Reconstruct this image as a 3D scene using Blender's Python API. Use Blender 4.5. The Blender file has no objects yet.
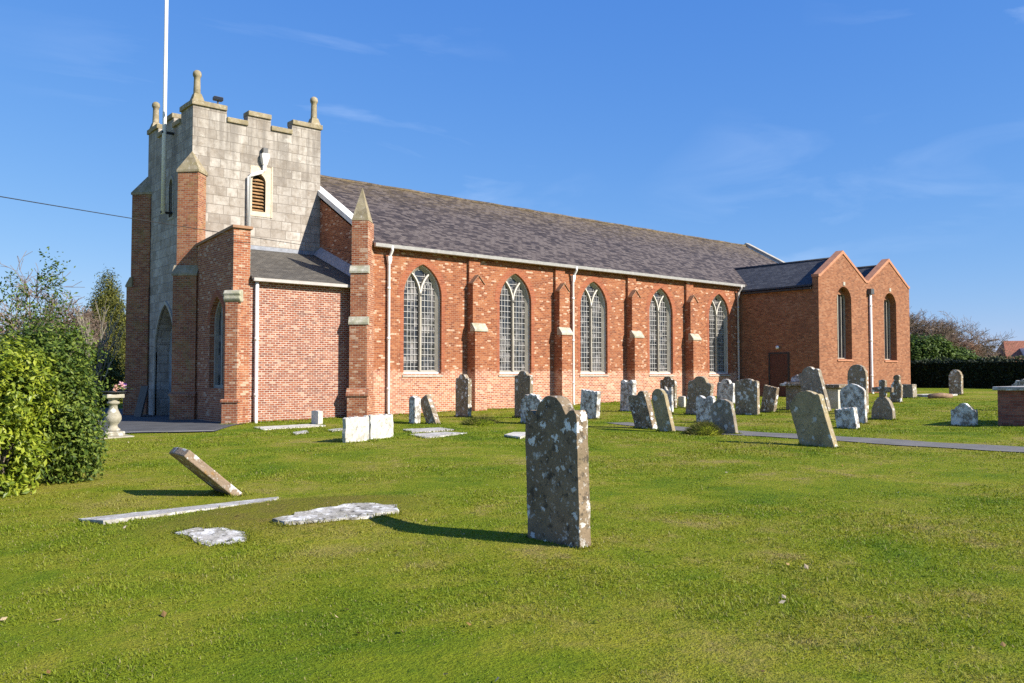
import bpy, bmesh, math, random
import numpy as np
from mathutils import Vector, Matrix
from mathutils.geometry import tessellate_polygon
random.seed(7); RNG = np.random.default_rng(11)
R = math.radians
sc = bpy.context.scene
COL = sc.collection

# ---------------------------------------------------------------- camera, sky, sun, exposure
EYE = (-15.38, -26.24, 1.60); HEAD = R(39.89)
cd = bpy.data.cameras.new('camera'); cam = bpy.data.objects.new('camera', cd); COL.objects.link(cam)
cam.location = EYE; cam.rotation_euler = (R(90 + 2.22), 0, -HEAD)
cd.sensor_width = 36; cd.lens = 850 * 36 / 1024; cd.clip_start = .1; cd.clip_end = 3000
sc.camera = cam
SUN_AZ, SUN_EL = 158.0, 32.0
world = bpy.data.worlds.new('World'); sc.world = world; world.use_nodes = True
wt = world.node_tree; bg = wt.nodes['Background']
sky = wt.nodes.new('ShaderNodeTexSky'); sky.sky_type = 'NISHITA'; sky.sun_disc = False
sky.sun_elevation = R(SUN_EL); sky.sun_rotation = R(SUN_AZ)
sky.altitude = 0; sky.air_density = 1.0; sky.dust_density = 0; sky.ozone_density = 4.0
bg.inputs[1].default_value = .095
def sky_clouds():
    N = wt.nodes.new; L = wt.links.new
    tc = N('ShaderNodeTexCoord'); mp = N('ShaderNodeMapping')
    mp.inputs['Rotation'].default_value = (R(10), R(-16), R(50)); mp.inputs['Scale'].default_value = (1.3, 5.0, 13.0)
    L(tc.outputs['Generated'], mp.inputs[0])
    n = N('ShaderNodeTexNoise'); n.inputs['Scale'].default_value = 1.1; n.inputs['Detail'].default_value = 7; n.inputs['Roughness'].default_value = .55
    n.inputs['Distortion'].default_value = .6; L(mp.outputs[0], n.inputs[0])
    n2 = N('ShaderNodeTexNoise'); n2.inputs['Scale'].default_value = 2.2; n2.inputs['Detail'].default_value = 2; L(tc.outputs['Generated'], n2.inputs[0])
    r = N('ShaderNodeMapRange'); r.inputs[1].default_value = .50; r.inputs[2].default_value = .80; L(n.outputs[0], r.inputs[0])
    r2 = N('ShaderNodeMapRange'); r2.inputs[1].default_value = .42; r2.inputs[2].default_value = .65; L(n2.outputs[0], r2.inputs[0])
    m = N('ShaderNodeMath'); m.operation = 'MULTIPLY'; L(r.outputs[0], m.inputs[0]); L(r2.outputs[0], m.inputs[1])
    m2 = N('ShaderNodeMath'); m2.operation = 'MULTIPLY'; m2.inputs[1].default_value = .55; L(m.outputs[0], m2.inputs[0])
    mix = N('ShaderNodeMix'); mix.data_type = 'RGBA'; L(m2.outputs[0], mix.inputs[0]); 
    sp = N('ShaderNodeSeparateColor'); cb = N('ShaderNodeCombineColor'); L(sky.outputs[0], sp.inputs[0])
    for i, (g, k) in enumerate(((.96, .557), (.649, 1.117), (.285, 3.2))):     # camera-like response of the blue sky
        p = N('ShaderNodeMath'); p.operation = 'POWER'; L(sp.outputs[i], p.inputs[0]); p.inputs[1].default_value = g
        q = N('ShaderNodeMath'); q.operation = 'MULTIPLY'; L(p.outputs[0], q.inputs[0]); q.inputs[1].default_value = k; L(q.outputs[0], cb.inputs[i])
    L(cb.outputs[0], mix.inputs[6]); mix.inputs[7].default_value = (5.2, 6.2, 7.8, 1)
    L(mix.outputs[2], bg.inputs[0])
sky_clouds()
sl = bpy.data.lights.new('sun', 'SUN'); sl.energy = 5.0; sl.angle = R(.53); sl.color = (1.0, .93, .82)
sun = bpy.data.objects.new('sun', sl); COL.objects.link(sun)
sd = Vector((math.sin(R(SUN_AZ)) * math.cos(R(SUN_EL)), math.cos(R(SUN_AZ)) * math.cos(R(SUN_EL)), math.sin(R(SUN_EL))))
sun.rotation_euler = (-sd).to_track_quat('-Z', 'Y').to_euler(); sun.location = (0, -30, 40)
sc.view_settings.view_transform = 'Standard'; sc.view_settings.look = 'None'
sc.view_settings.exposure = 0.8; sc.view_settings.gamma = 1.0; sc.view_settings.use_curve_mapping = False
sc.cycles.use_denoising = False; sc.cycles.max_bounces = 6

# ---------------------------------------------------------------- material helpers
class NT:
    def __init__(s, name):
        s.m = bpy.data.materials.new(name); s.m.use_nodes = True; s.t = s.m.node_tree
        s.b = s.t.nodes['Principled BSDF']; s.b.inputs['Roughness'].default_value = .85
        s.b.inputs['Specular IOR Level'].default_value = .3
    def n(s, typ, **kw):
        o = s.t.nodes.new('ShaderNode' + typ)
        for k, v in kw.items(): setattr(o, k, v)
        return o
    def put(s, sock, v):
        if hasattr(v, 'is_output'): s.t.links.new(v, sock)
        elif isinstance(v, (tuple, list)) and len(v) == 3 and sock.type == 'RGBA': sock.default_value = (*v, 1)
        else: sock.default_value = v
    def coord(s, k='Object'): return s.n('TexCoord').outputs[k]
    def noise(s, co, scale, detail=4, rough=.55, dist=0, sc3=None, w=None):
        if sc3:
            mp = s.n('Mapping'); mp.inputs['Scale'].default_value = sc3; s.put(mp.inputs[0], co); co = mp.outputs[0]
        o = s.n('TexNoise'); s.put(o.inputs['Vector'], co)
        o.inputs['Scale'].default_value = scale; o.inputs['Detail'].default_value = detail
        o.inputs['Roughness'].default_value = rough; o.inputs['Distortion'].default_value = dist
        return o.outputs['Fac']
    def ramp(s, fac, stops, interp='LINEAR'):
        o = s.n('ValToRGB'); cr = o.color_ramp; cr.interpolation = interp
        while len(cr.elements) < len(stops): cr.elements.new(.5)
        for e, (p, c) in zip(cr.elements, stops):
            e.position = p; e.color = (*c, 1) if not isinstance(c, (int, float)) else (c, c, c, 1)
        s.put(o.inputs[0], fac); return o.outputs[0]
    def rng(s, v, a, b, c=0., d=1.):
        o = s.n('MapRange'); s.put(o.inputs[0], v)
        for i, x in zip((1, 2, 3, 4), (a, b, c, d)): o.inputs[i].default_value = x
        return o.outputs[0]
    def mix(s, f, a, b, mode='MIX'):
        o = s.n('Mix', data_type='RGBA', blend_type=mode); s.put(o.inputs[0], f); s.put(o.inputs[6], a); s.put(o.inputs[7], b); return o.outputs[2]
    def math(s, op, a, b=0.):
        o = s.n('Math', operation=op); s.put(o.inputs[0], a); s.put(o.inputs[1], b); return o.outputs[0]
    def bump(s, h, strength=.4, dist=.02, normal=None):
        o = s.n('Bump'); o.inputs['Strength'].default_value = strength; o.inputs['Distance'].default_value = dist
        s.put(o.inputs['Height'], h)
        if normal is not None: s.put(o.inputs['Normal'], normal)
        return o.outputs[0]
    def out(s, col, rough=None, normal=None, spec=None):
        s.put(s.b.inputs['Base Color'], col)
        if rough is not None: s.put(s.b.inputs['Roughness'], rough)
        if normal is not None: s.put(s.b.inputs['Normal'], normal)
        if spec is not None: s.put(s.b.inputs['Specular IOR Level'], spec)
        return s.m

def brick_mat(name, ramp, mortar, bw=.185, bh=.072, ms=.0065, lowband=None, mort_amt=1., stain=.45, grime=(.16, .09, .06), hue_noise=.25, pale=.0, squash=1.0, green=0.):
    t = NT(name); uv = t.coord('UV'); ob = t.coord('Object')
    warp = t.n('VectorMath', operation='ADD'); wn = t.n('TexNoise'); t.put(wn.inputs[0], ob); wn.inputs['Scale'].default_value = 1.6
    sub = t.n('VectorMath', operation='MULTIPLY_ADD'); t.put(sub.inputs[0], wn.outputs['Color']); sub.inputs[1].default_value = (.02, .014, 0); sub.inputs[2].default_value = (-.01, -.007, 0)
    t.put(warp.inputs[0], uv); t.put(warp.inputs[1], sub.outputs[0]); uv2 = warp.outputs[0]
    b = t.n('TexBrick'); t.put(b.inputs['Vector'], uv2)
    b.inputs['Color1'].default_value = (0, 0, 0, 1); b.inputs['Color2'].default_value = (1, 1, 1, 1); b.inputs['Mortar'].default_value = (.5, .5, .5, 1)
    for k, v in {'Scale': 1., 'Mortar Size': ms, 'Mortar Smooth': .15, 'Bias': 0., 'Brick Width': bw, 'Row Height': bh}.items(): b.inputs[k].default_value = v
    b.offset = .5; b.squash = squash; b.squash_frequency = 2
    big = t.noise(ob, .9, 5, .6); fine = t.noise(ob, 26, 3, .6); med = t.noise(ob, 4.5, 4, .6)
    tint = t.math('ADD', t.math('ADD', t.math('MULTIPLY', b.outputs['Color'], .72), .14), t.math('MULTIPLY', t.math('SUBTRACT', big, .5), hue_noise * 2.4))
    col = t.ramp(tint, ramp)
    if pale:
        pm = t.rng(t.math('ADD', b.outputs['Color'], t.math('MULTIPLY', t.math('SUBTRACT', med, .5), .9)), .90, .95)
        col = t.mix(t.math('MULTIPLY', pm, pale), col, (.74, .60, .46))
    col = t.mix(t.rng(fine, .35, .75, 0, .35), col, (.30, .13, .08), 'MULTIPLY') if False else t.mix(.22, col, t.ramp(fine, [(.3, .35), (.7, 1.)]), 'MULTIPLY')
    mcol = t.mix(t.rng(med, .35, .65), mortar, tuple(c * .6 for c in mortar))
    mf = t.math('MULTIPLY', b.outputs['Fac'], mort_amt)
    if lowband:
        z = t.n('SeparateXYZ'); t.put(z.inputs[0], ob)
        zz = t.math('ADD', z.outputs[2], t.math('MULTIPLY', t.math('SUBTRACT', med, .5), .5))
        lb = t.rng(zz, lowband[0] + .06, lowband[0] - .06)
        col = t.mix(t.math('MULTIPLY', lb, .7), col, t.ramp(tint, lowband[1]))
        mcol = t.mix(lb, mcol, (.63, .52, .41))
        hi = t.math('SUBTRACT', 1., t.math('MULTIPLY', t.math('SUBTRACT', 1., lb), lowband[2]))
        mf = t.math('MULTIPLY', mf, hi)
    col = t.mix(mf, col, mcol)
    st = t.noise(ob, 1.3, 6, .65, .4, (1, 1, .35))
    col = t.mix(t.rng(st, .52, .78, 0, stain), col, grime)
    ef = t.noise(ob, 2.1, 6, .7, .3)
    col = t.mix(t.rng(ef, .62, .82, 0, .22), col, (.55, .44, .34))
    if green:
        col = t.mix(t.rng(t.noise(ob, 2.6, 5, .7), .50, .66, 0, green), col, (.23, .20, .06))
    h = t.math('ADD', t.math('MULTIPLY', b.outputs['Fac'], -1.), t.math('MULTIPLY', fine, .5))
    return t.out(col, .9, t.bump(h, .5, .012))

RED = [(.0, (.13, .040, .020)), (.22, (.225, .066, .028)), (.5, (.315, .102, .041)), (.8, (.38, .142, .058)), (1., (.43, .23, .125))]
PINK = [(.0, (.26, .085, .055)), (.3, (.40, .145, .08)), (.6, (.50, .22, .12)), (1., (.60, .38, .26))]
M = {}
M['nave_brick'] = brick_mat('nave brick', RED, (.52, .37, .25), lowband=(1.75, PINK, .45), pale=.48, stain=.34, ms=.0075)
M['annex_brick'] = brick_mat('annex brick', [(.0, (.15, .045, .028)), (.3, (.26, .076, .042)), (.65, (.33, .105, .052)), (1., (.42, .20, .12))], (.58, .49, .41), ms=.0105, stain=.16, pale=.3)
M['buttress_brick'] = brick_mat('buttress brick', [(.0, (.17, .050, .028)), (.3, (.30, .086, .038)), (.65, (.38, .13, .055)), (1., (.46, .25, .14))], (.50, .39, .28), ms=.008, stain=.30, pale=.4)
M['tower_buttress'] = brick_mat('lichened buttress brick', [(.0, (.16, .050, .030)), (.3, (.28, .088, .042)), (.65, (.36, .125, .055)), (1., (.44, .24, .13))], (.40, .32, .23), ms=.008, stain=.4, green=.4)
M['transept_brick'] = brick_mat('transept brick', [(.0, (.15, .058, .028)), (.3, (.25, .092, .042)), (.65, (.32, .128, .058)), (1., (.38, .185, .10))], (.30, .19, .125), stain=.42, hue_noise=.22)
M['red_brick'] = brick_mat('rubbed red brick', [(.0, (.22, .062, .030)), (.5, (.33, .098, .043)), (1., (.40, .135, .06))], (.45, .22, .14), stain=.2, hue_noise=.1)
M['tomb_brick'] = brick_mat('tomb brick', [(.0, (.16, .055, .04)), (.4, (.27, .085, .055)), (1., (.36, .15, .10))], (.26, .17, .13), stain=.5)

def ashlar():
    t = NT('tower ashlar'); uv = t.coord('UV'); ob = t.coord('Object')
    b = t.n('TexBrick'); t.put(b.inputs['Vector'], uv)
    b.inputs['Color1'].default_value = (0, 0, 0, 1); b.inputs['Color2'].default_value = (1, 1, 1, 1); b.inputs['Mortar'].default_value = (.5, .5, .5, 1)
    for k, v in {'Scale': 1., 'Mortar Size': .011, 'Mortar Smooth': .2, 'Bias': 0., 'Brick Width': .60, 'Row Height': .335}.items(): b.inputs[k].default_value = v
    b.offset = .37; b.offset_frequency = 2; b.squash = .66; b.squash_frequency = 3
    big = t.noise(ob, .8, 6, .65); med = t.noise(ob, 5, 6, .7); fine = t.noise(ob, 30, 4, .7)
    tint = t.math('ADD', t.math('ADD', t.math('MULTIPLY', b.outputs['Color'], .55), .22), t.math('MULTIPLY', t.math('SUBTRACT', big, .5), 1.7))
    col = t.ramp(tint, [(.0, (.22, .19, .16)), (.3, (.33, .29, .245)), (.65, (.42, .38, .33)), (1., (.53, .49, .435))])
    col = t.mix(t.rng(med, .48, .68, 0, .7), col, (.23, .185, .14)); col = t.mix(t.rng(t.noise(ob, 1.7, 6, .7, .5), .52, .70, 0, .55), col, (.20, .165, .125))
    col = t.mix(t.rng(t.noise(ob, 7, 5, .7, 0, None), .62, .75, 0, .6), col, (.70, .66, .58))
    z = t.n('SeparateXYZ'); t.put(z.inputs[0], ob)
    streak = t.noise(ob, 2.0, 5, .6, 0, (2.2, 2.2, .22))
    top = t.math('MULTIPLY', t.rng(z.outputs[2], 6.8, 11.2), t.rng(streak, .42, .64))
    col = t.mix(t.math('MULTIPLY', top, .85), col, (.17, .15, .13)); col = t.mix(t.rng(t.noise(ob, 3.1, 5, .7, .6), .60, .72, 0, .55), col, (.66, .63, .57))
    col = t.mix(t.math('MULTIPLY', b.outputs['Fac'], .75), col, (.20, .17, .14))
    h = t.math('ADD', t.math('MULTIPLY', b.outputs['Fac'], -1.), t.math('ADD', t.math('MULTIPLY', med, .6), t.math('MULTIPLY', b.outputs['Color'], .35)))
    return t.out(col, .92, t.bump(h, .6, .025))
M['ashlar'] = ashlar()
def stone(name, base, dark, pale=None, moss=None, mossamt=.5, sc=3.):
    t = NT(name); ob = t.coord('Object'); med = t.noise(ob, sc, 6, .7); fine = t.noise(ob, 28, 4, .7)
    col = t.mix(t.rng(med, .35, .68), base, dark)
    if pale: col = t.mix(t.rng(t.noise(ob, 9, 5, .7), .55, .68, 0, .8), col, pale)
    if moss: col = t.mix(t.rng(t.noise(ob, 3.7, 5, .7), .45, .62, 0, mossamt), col, moss)
    return t.out(col, .93, t.bump(t.math('ADD', med, t.math('MULTIPLY', fine, .4)), .5, .03))
M['coping'] = stone('mossy coping stone', (.36, .30, .20), (.19, .155, .10), (.52, .48, .38), (.22, .18, .07), .5)
M['brown_stone'] = stone('brown weathered coping', (.36, .21, .12), (.24, .13, .08), (.44, .33, .22))
M['dress'] = stone('weathered dressed stone', (.46, .42, .35), (.30, .27, .22), (.60, .57, .50))
M['pale_coping'] = stone('whitened gable coping', (.80, .79, .76), (.62, .60, .57))
M['window_stone'] = stone('window stone', (.66, .62, .53), (.50, .46, .38))
M['window_fillet'] = stone('pale window fillet', (.78, .74, .66), (.62, .58, .50))
M['window_grey'] = stone('inner window stone', (.40, .37, .31), (.30, .27, .22))
M['ochre_stone'] = stone('ochre window stone', (.62, .52, .39), (.50, .42, .31), (.68, .64, .56))
M['terracotta'] = stone('brick coping', (.50, .24, .14), (.36, .16, .09))
M['set_off'] = stone('set-off stone', (.50, .47, .38), (.28, .26, .20), (.62, .60, .52), (.27, .27, .14), .5)

def slate(name, cols, streak=.5, bw=.25, bh=.17, moss=False):
    t = NT(name); uv = t.coord('UV'); ob = t.coord('Object')
    wv = t.n('TexNoise'); t.put(wv.inputs[0], ob); wv.inputs['Scale'].default_value = .9; wv.inputs['Detail'].default_value = 3
    ma = t.n('VectorMath', operation='MULTIPLY_ADD'); t.put(ma.inputs[0], wv.outputs['Color']); ma.inputs[1].default_value = (.1, .12, 0); t.put(ma.inputs[2], uv)
    b = t.n('TexBrick'); t.put(b.inputs['Vector'], ma.outputs[0])
    b.inputs['Color1'].default_value = (0, 0, 0, 1); b.inputs['Color2'].default_value = (1, 1, 1, 1); b.inputs['Mortar'].default_value = (.2, .2, .2, 1)
    for k, v in {'Scale': 1., 'Mortar Size': .007, 'Mortar Smooth': .3, 'Bias': 0., 'Brick Width': bw, 'Row Height': bh}.items(): b.inputs[k].default_value = v
    st = t.noise(uv, 1., 7, .78, .6, (1.5, 9.0, 1)); big = t.noise(ob, .35, 5, .6); med = t.noise(ob, 3, 5, .7)
    tint = t.math('ADD', t.math('MULTIPLY', b.outputs['Color'], .45), t.math('ADD', t.math('MULTIPLY', st, streak), t.math('MULTIPLY', big, .35)))
    col = t.ramp(tint, cols)
    col = t.mix(t.rng(med, .58, .72, 0, .30), col, tuple(min(1, c * 2.0) for c in cols[-1][1]))
    if moss:
        zz = t.n('SeparateXYZ'); t.put(zz.inputs[0], ob); mo = t.math('MULTIPLY', t.rng(t.math('ADD', zz.outputs[2], t.math('MULTIPLY', med, 2.6)), 9.7, 11.4), t.rng(st, .42, .6))
        col = t.mix(t.math('MULTIPLY', mo, .7), col, (.20, .14, .045))
    col = t.mix(t.math('MULTIPLY', b.outputs['Fac'], .7), col, (.025, .022, .022))
    sx = t.n('SeparateXYZ'); t.put(sx.inputs[0], ma.outputs[0])
    saw = t.math('FRACT', t.math('DIVIDE', sx.outputs[1], bh))
    h = t.math('ADD', t.math('MULTIPLY', saw, -.8), t.math('ADD', t.math('MULTIPLY', b.outputs['Color'], .5), t.math('ADD', t.math('MULTIPLY', b.outputs['Fac'], -.6), t.math('MULTIPLY', st, 1.6))))
    return t.out(col, .72, t.bump(h, .8, .03), .35)
M['slate'] = slate('old purple-brown slate', [(.50, (.015, .011, .010)), (.70, (.038, .028, .025)), (.88, (.074, .056, .048)), (1., (.135, .108, .092))], 1.0, moss=True)
M['slate_new'] = slate('dark slate', [(.3, (.035, .035, .038)), (.6, (.055, .056, .060)), (.95, (.09, .09, .09))], .4)
M['slate_lean'] = slate('lean-to slate', [(.3, (.075, .067, .055)), (.6, (.105, .095, .078)), (.95, (.15, .135, .11))], .35)
def plain(name, col, rough=.5, var=.15, spec=.4, sc=6., metal=0.):
    t = NT(name); ob = t.coord('Object'); n = t.noise(ob, sc, 5, .65)
    c = t.mix(t.rng(n, .35, .7, 0, 1), col, tuple(x * (1 - var * 2) for x in col)); t.b.inputs['Metallic'].default_value = metal
    return t.out(c, rough, t.bump(n, .1, .01), spec)
M['white'] = plain('white painted pipe', (.80, .79, .76), .45, .06)
M['grey_pipe'] = plain('grey painted pipe', (.50, .46, .43), .5, .1)
M['gutter'] = plain('grey-white gutter', (.40, .39, .375), .5, .15)
M['lead'] = plain('lead flashing', (.30, .32, .36), .5, .2)
M['louvre'] = plain('timber louvre', (.42, .24, .11), .8, .3)
M['door_brown'] = plain('maroon door paint', (.085, .028, .022), .5, .2)
M['door_grey'] = plain('pale grey-blue door paint', (.42, .46, .47), .7, .25, sc=2.)
M['dark'] = plain('dark painted board', (.03, .032, .035), .6, .2)
M['black'] = plain('black iron', (.02, .02, .02), .5, .2)
M['cable'] = plain('black cable', (.012, .012, .012), .6, .1)
M['timber'] = plain('dead wood', (.30, .19, .12), .9, .3)
M['lampgrey'] = plain('dark grey fitting', (.10, .10, .10), .5, .2)
M['bar'] = plain('glazing bar paint', (.44, .43, .41), .6, .1)
def glass(name, base=(.028, .03, .034), sc=5.):
    t = NT(name); uv = t.coord('UV'); b = t.n('TexBrick'); t.put(b.inputs['Vector'], uv)
    b.inputs['Color1'].default_value = (0, 0, 0, 1); b.inputs['Color2'].default_value = (1, 1, 1, 1); b.inputs['Mortar'].default_value = (.5, .5, .5, 1)
    for k, v in {'Scale': 1., 'Mortar Size': 0., 'Bias': 0., 'Brick Width': .17, 'Row Height': .225}.items(): b.inputs[k].default_value = v
    b.offset = 0
    cell = t.n('TexWhiteNoise', noise_dimensions='3D'); ad = t.n('VectorMath', operation='SNAP'); t.put(ad.inputs[0], uv); ad.inputs[1].default_value = (.17, .225, 1.); t.put(cell.inputs[0], ad.outputs[0])
    wob = t.noise(uv, 9., 2, .5)
    g = t.n('NewGeometry'); vm = t.n('VectorMath', operation='MULTIPLY_ADD'); t.put(vm.inputs[0], cell.outputs['Color']); vm.inputs[1].default_value = (.12, .12, .12); vm.inputs[2].default_value = (-.06, -.06, -.06)
    va = t.n('VectorMath', operation='ADD'); t.put(va.inputs[0], g.outputs['Normal']); t.put(va.inputs[1], vm.outputs[0])
    vn = t.n('VectorMath', operation='NORMALIZE'); t.put(vn.inputs[0], va.outputs[0])
    big = t.noise(t.coord('Object'), 1.1, 3, .6); col = t.mix(t.rng(t.math('MULTIPLY', cell.outputs['Value'], t.rng(big, .35, .65)), .1, .75), base, (.26, .24, .23))
    return t.out(col, .12, t.bump(wob, .12, .01, vn.outputs[0]), .7)
M['glass'] = glass('leaded glass')
M['glass_pale'] = plain('pale glass', (.52, .52, .47), .15, .1, .6)
M['glass_dark'] = plain('dark glass', (.02, .02, .024), .08, .1, .7)

# gravestone materials
def grave(name, base, dark, wl=.5, bl=.5, gl=.3, white=(.62, .62, .57), orange=0., ts=.0):
    t = NT(name); ob0 = t.coord('Object'); oi = t.n('ObjectInfo')
    va = t.n('VectorMath', operation='MULTIPLY_ADD'); co = t.n('CombineXYZ')
    for i in range(3): t.put(co.inputs[i], t.math('MULTIPLY', oi.outputs['Random'], 17.3 + 9.1 * i))
    va.inputs[1].default_value = (1, 1, 1); t.put(va.inputs[0], ob0); t.put(va.inputs[2], co.outputs[0]); ob = va.outputs[0]
    big = t.noise(ob, 2.2, 6, .65); med = t.noise(ob, 7, 6, .7); fine = t.noise(ob, 45, 4, .7)
    col = t.mix(t.rng(big, .35, .65), base, dark)
    if gl: col = t.mix(t.rng(t.noise(ob, 4, 5, .7, 0, (1, 1, .6)), .48, .66, 0, gl), col, (.17, .17, .075))
    if bl: col = t.mix(t.rng(t.noise(ob, 12, 4, .65), .54, .64, 0, bl), col, (.045, .042, .036))
    if orange: col = t.mix(t.rng(t.noise(ob, 6, 5, .7), .55, .66, 0, orange), col, (.50, .26, .05))
    if wl:
        wn = t.n('TexNoise'); t.put(wn.inputs[0], ob); wn.inputs['Scale'].default_value = 16; wn.inputs['Detail'].default_value = 3
        wv = t.n('VectorMath', operation='MULTIPLY_ADD'); t.put(wv.inputs[0], wn.outputs['Color']); wv.inputs[1].default_value = (.09, .09, .09); t.put(wv.inputs[2], ob); obw = wv.outputs[0]
        for vs_, am in ((6.5, .9), (13., .6), (31., .28)):
            v = t.n('TexVoronoi'); v.inputs['Scale'].default_value = vs_; t.put(v.inputs['Vector'], obw); v.inputs['Randomness'].default_value = 1.
            cx = t.n('SeparateXYZ'); t.put(cx.inputs[0], v.outputs['Color'])
            d = t.math('ADD', v.outputs['Distance'], t.math('MULTIPLY', t.math('SUBTRACT', t.noise(ob, vs_ * 3.4, 4, .75), .5), .95))
            rad = t.math('MULTIPLY', t.rng(cx.outputs[0], .62 - wl * .25 + (.12 if vs_ > 10 else 0), 1.), .50)
            sp = t.rng(t.math('SUBTRACT', rad, d), .0, .06)
            col = t.mix(t.math('MULTIPLY', sp, min(1., am * 1.15)), col, t.mix(cx.outputs[1], white, tuple(c * .72 for c in white)))
        pw = t.rng(t.noise(ob, 5.5, 6, .72), .68 - wl * .16, .78 - wl * .14, 0, .85)
        col = t.mix(pw, col, tuple(c * .95 for c in white))
    col = t.mix(.35, col, t.ramp(fine, [(.25, .45), (.7, 1.)]), 'MULTIPLY')
    h = t.math('ADD', med, t.math('MULTIPLY', fine, .45))
    return t.out(col, .95, t.bump(h, .55, .03), .2)
M['g_brown'] = grave('lichen-spotted brown stone', (.30, .225, .145), (.17, .125, .08), .62, .75, .15, (.88, .88, .84))
M['g_dark'] = grave('dark grey stone', (.34, .265, .175), (.21, .16, .105), .62, .5, .1, (.78, .78, .74))
M['g_crust'] = grave('white-crusted stone', (.36, .31, .25), (.18, .15, .12), 1.45, .8, .05, (.82, .82, .78))
M['g_pale'] = grave('pale limestone', (.66, .62, .54), (.50, .46, .38), .5, .12, .05, (.80, .78, .73))
M['g_ledger'] = grave('sunken ledger stone', (.50, .47, .42), (.26, .24, .20), 1.0, .85, .25, (.80, .79, .76))
M['g_white'] = grave('white-lichened stone', (.66, .62, .54), (.42, .39, .33), .9, .45, .08, (.84, .83, .79))
M['g_green'] = grave('algae-green stone', (.42, .335, .19), (.27, .21, .12), .55, .4, .3)
M['g_tan'] = grave('tan stone', (.36, .30, .22), (.22, .18, .13), .35, .35, .2)
M['g_lean'] = grave('orange-lichened stone', (.36, .27, .19), (.22, .16, .11), .75, .4, .1, (.74, .73, .70), .55)
M['g_flat'] = grave('flat ledger stone', (.50, .47, .42), (.36, .33, .29), .9, .35, .15, (.74, .73, .70))
M['sandst'] = grave('pedestal stone', (.46, .42, .33), (.31, .28, .21), .3, .15, .15)

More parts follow.
